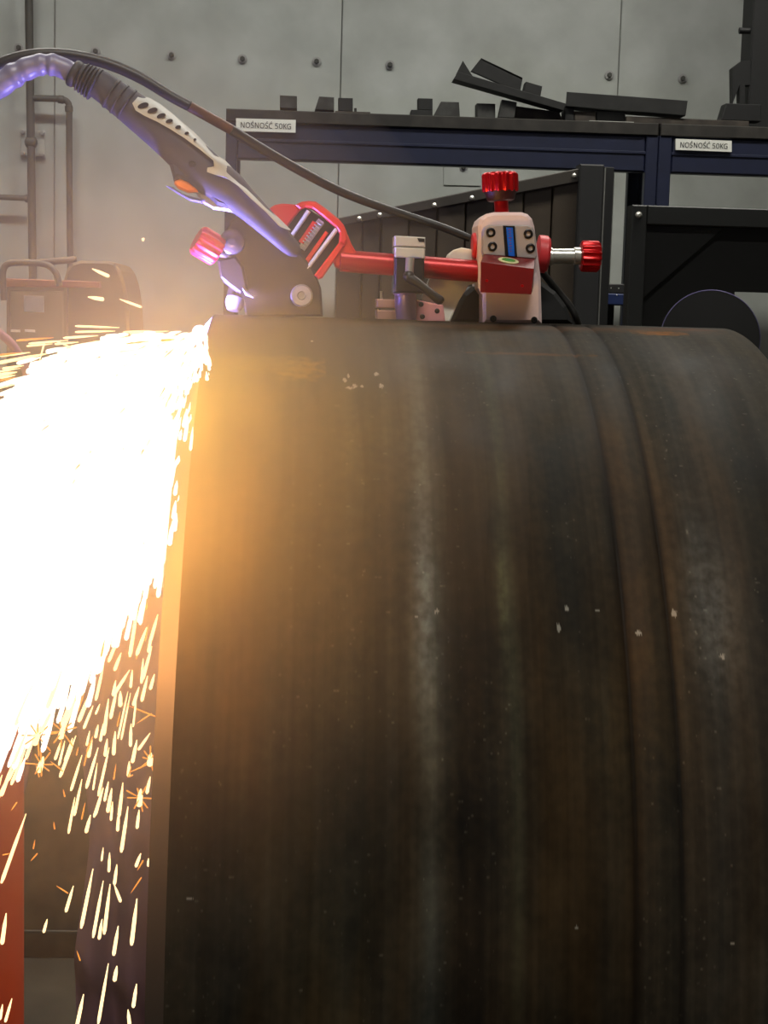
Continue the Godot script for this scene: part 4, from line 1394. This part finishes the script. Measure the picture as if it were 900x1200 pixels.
		m.transform = streak_at(p, q, z, z, rng.randf_range(1.4, 2.6) if thin else rng.randf_range(3.0, 4.6))
		spark_tag(m, p, q, "orange" if thin else "white")
	# thin orange fragments that fly off crosswise
	for s in [[66, 1038, 80, 1047], [153, 1047, 166, 1028], [148, 826, 183, 840], [161, 1020, 168, 1008], [59, 892, 74, 904], [12, 1000, 3, 1002], [36, 1009, 44, 1000], [63, 963, 64, 972], [41, 984, 39, 995], [13, 950, 20, 940], [136, 895, 133, 914], [154, 898, 150, 911], [90, 1114, 94, 1126], [42, 896, 46, 911], [74, 925, 76, 934], [150, 911, 156, 908], [152, 905, 172, 896], [160, 848, 178, 836]]:
		var z := rng.randf_range(0.1, 0.32)
		var m := put("glowing_spark", spindle, M.spark_orange, self)
		m.transform = streak_at(Vector2(s[0], s[1]), Vector2(s[2], s[3]), z, z, 1.8)
		var w := "among the sparks under the plume" if s[1] < 960 else "low in the picture among falling sparks"
		tag(m, "thin orange spark fragment flying off crosswise " + w, "spark", "thin crosswise fragments " + w)
	# sparks that burst into stars
	for b in [[48, 896, "star shaped bursting spark nearest the left edge, above the orange cylinder", 12], [176, 890, "star shaped bursting spark touching the pipe end, upper of the two there", 10], [164, 935, "star shaped bursting spark beside the pipe end, lower of the two there", 13], [73, 857, "star shaped bursting spark just below the white plume", 12], [44, 862, "largest bright bursting spark at the ragged lower plume edge", 15]]:
		ORG = Vector3.ZERO
		var c := W(b[0], b[1], 0.3)
		var star := put("glowing_spark_burst", spindle, M.spark_white, self)
		var d := flight(Vector2(b[0], b[1])) * float(b[3])
		star.transform = streak_at(Vector2(b[0], b[1]) - d * 0.8, Vector2(b[0], b[1]) + d * 0.8, 0.3, 0.3, 7.0)
		tag(star, b[2], "spark", "bursting sparks")
		var back := star.transform.affine_inverse()
		for k in 8:
			var a := TAU * k / 8.0 + rng.randf_range(-0.3, 0.3)
			var e: Vector2 = Vector2(cos(a), sin(a)) * b[3] * rng.randf_range(0.9, 1.8)
			var ray := put("ray", spindle, M.spark_orange, star)
			ray.transform = back * streak_at(Vector2(b[0], b[1]), Vector2(b[0], b[1]) + e, 0.3, 0.3 + rng.randf_range(-0.01, 0.01), 1.8)
	# sparks that fly level to the left, above the plume
	for s in [[120, 399, 60, 411, 3], [57, 414, -6, 426, 4], [150, 393, 80, 409, 3.5], [52, 440, -8, 455, 5], [64, 452, -8, 474, 4], [100, 432, 54, 447, 4], [78, 461, 10, 482, 3.5], [60, 475, -8, 497, 4], [110, 425, 76, 430, 3.5], [72, 484, 16, 505, 3.5], [50, 497, -8, 521, 5], [60, 511, 6, 534, 4], [40, 524, -8, 546, 4], [140, 384, 88, 382, 2.5], [135, 388, 88, 389, 2.5], [46, 424, 52, 402, 2], [90, 410, 66, 400, 1.8], [20, 436, -6, 440, 4]]:
		var z := rng.randf_range(0.0, 0.2)
		var m := put("glowing_spark", spindle, M.spark_white, self)
		m.transform = streak_at(Vector2(s[0], s[1]), Vector2(s[2], s[3]), z, z, s[4])
		level_tag(m, Vector2(s[0], s[1]), Vector2(s[2], s[3]), s[4])
	for k in 46:
		var u := rng.randf()
		var p := Vector2(lerpf(215.0, 8.0, u), 0)
		p.y = lerpf(384.0, lerpf(396.0, 520.0, u), rng.randf()) + u * 14.0
		var d := (Vector2(-1, 0.05 + 0.28 * (p.y - 384.0) / 130.0)).normalized()
		var z := rng.randf_range(0.0, 0.25)
		var m := put("glowing_spark", spindle, M.spark_orange if rng.randf() < 0.35 else M.spark_white, self)
		var q := p + d * rng.randf_range(15.0, 48.0)
		var wide := rng.randf_range(1.6, 3.2)
		m.transform = streak_at(p, q, z, z, wide)
		level_tag(m, p, q, wide)
	# stray sparks in the air over the power source
	for s in [[128, 324, 108, 315, 4, "short stray spark in front of the power source hood, uppermost of three"], [122, 351, 103, 348, 4.5, "short thick stray spark in front of the lower power source hood"], [166, 360, 140, 350.5, 3, "thin stray spark right of the power source hood"], [169, 281, 166, 280, 4, "tiny glowing dot in the air between pipework and torch"]]:
		var m := put("glowing_spark", spindle, M.spark_white, self)
		m.transform = streak_at(Vector2(s[2], s[3]), Vector2(s[0], s[1]), -0.1, -0.1, s[4])
		tag(m, s[5], "spark")
	# the arc at the cut
	var st := mb()
	var c := W(234, 390, 0.05)
	ORG = c
	ball(st, c, 0.007, 16)
	var arc := put("glowing_arc_flame", st, M.spark_core, self, c)
	tag(arc, "white hot arc at the cut where the plume leaves the pipe edge", "arc")

func smoke() -> void:
	var t := Node3D.new()
	t.name = "smoke_haze"
	t.position = W(130, 610, 0.30)
	add_child(t)
	tag(t, "warm haze of cutting smoke, with added bloom glow, around the plume and pipe end", "smoke", "", "stuff")
	for k in 7:  # smoke that also imitates the bloom veiling the pipe
		var s := [Vector3(0.008 * (6 - k), 0.008 * (6 - k), 0.05), Vector3(0.16, 0.24, 0.20) + Vector3(0.075, 0.085, 0.06) * k, 0.26 - 0.02 * k]
		var f := FogVolume.new()
		f.name = "smoke_puff"
		f.shape = RenderingServer.FOG_VOLUME_SHAPE_ELLIPSOID
		f.size = s[1]
		var m := FogMaterial.new()
		m.density = s[2]
		m.albedo = Color(0.92, 0.88, 0.82)
		f.material = m
		t.add_child(f, true)
		f.position = s[0]
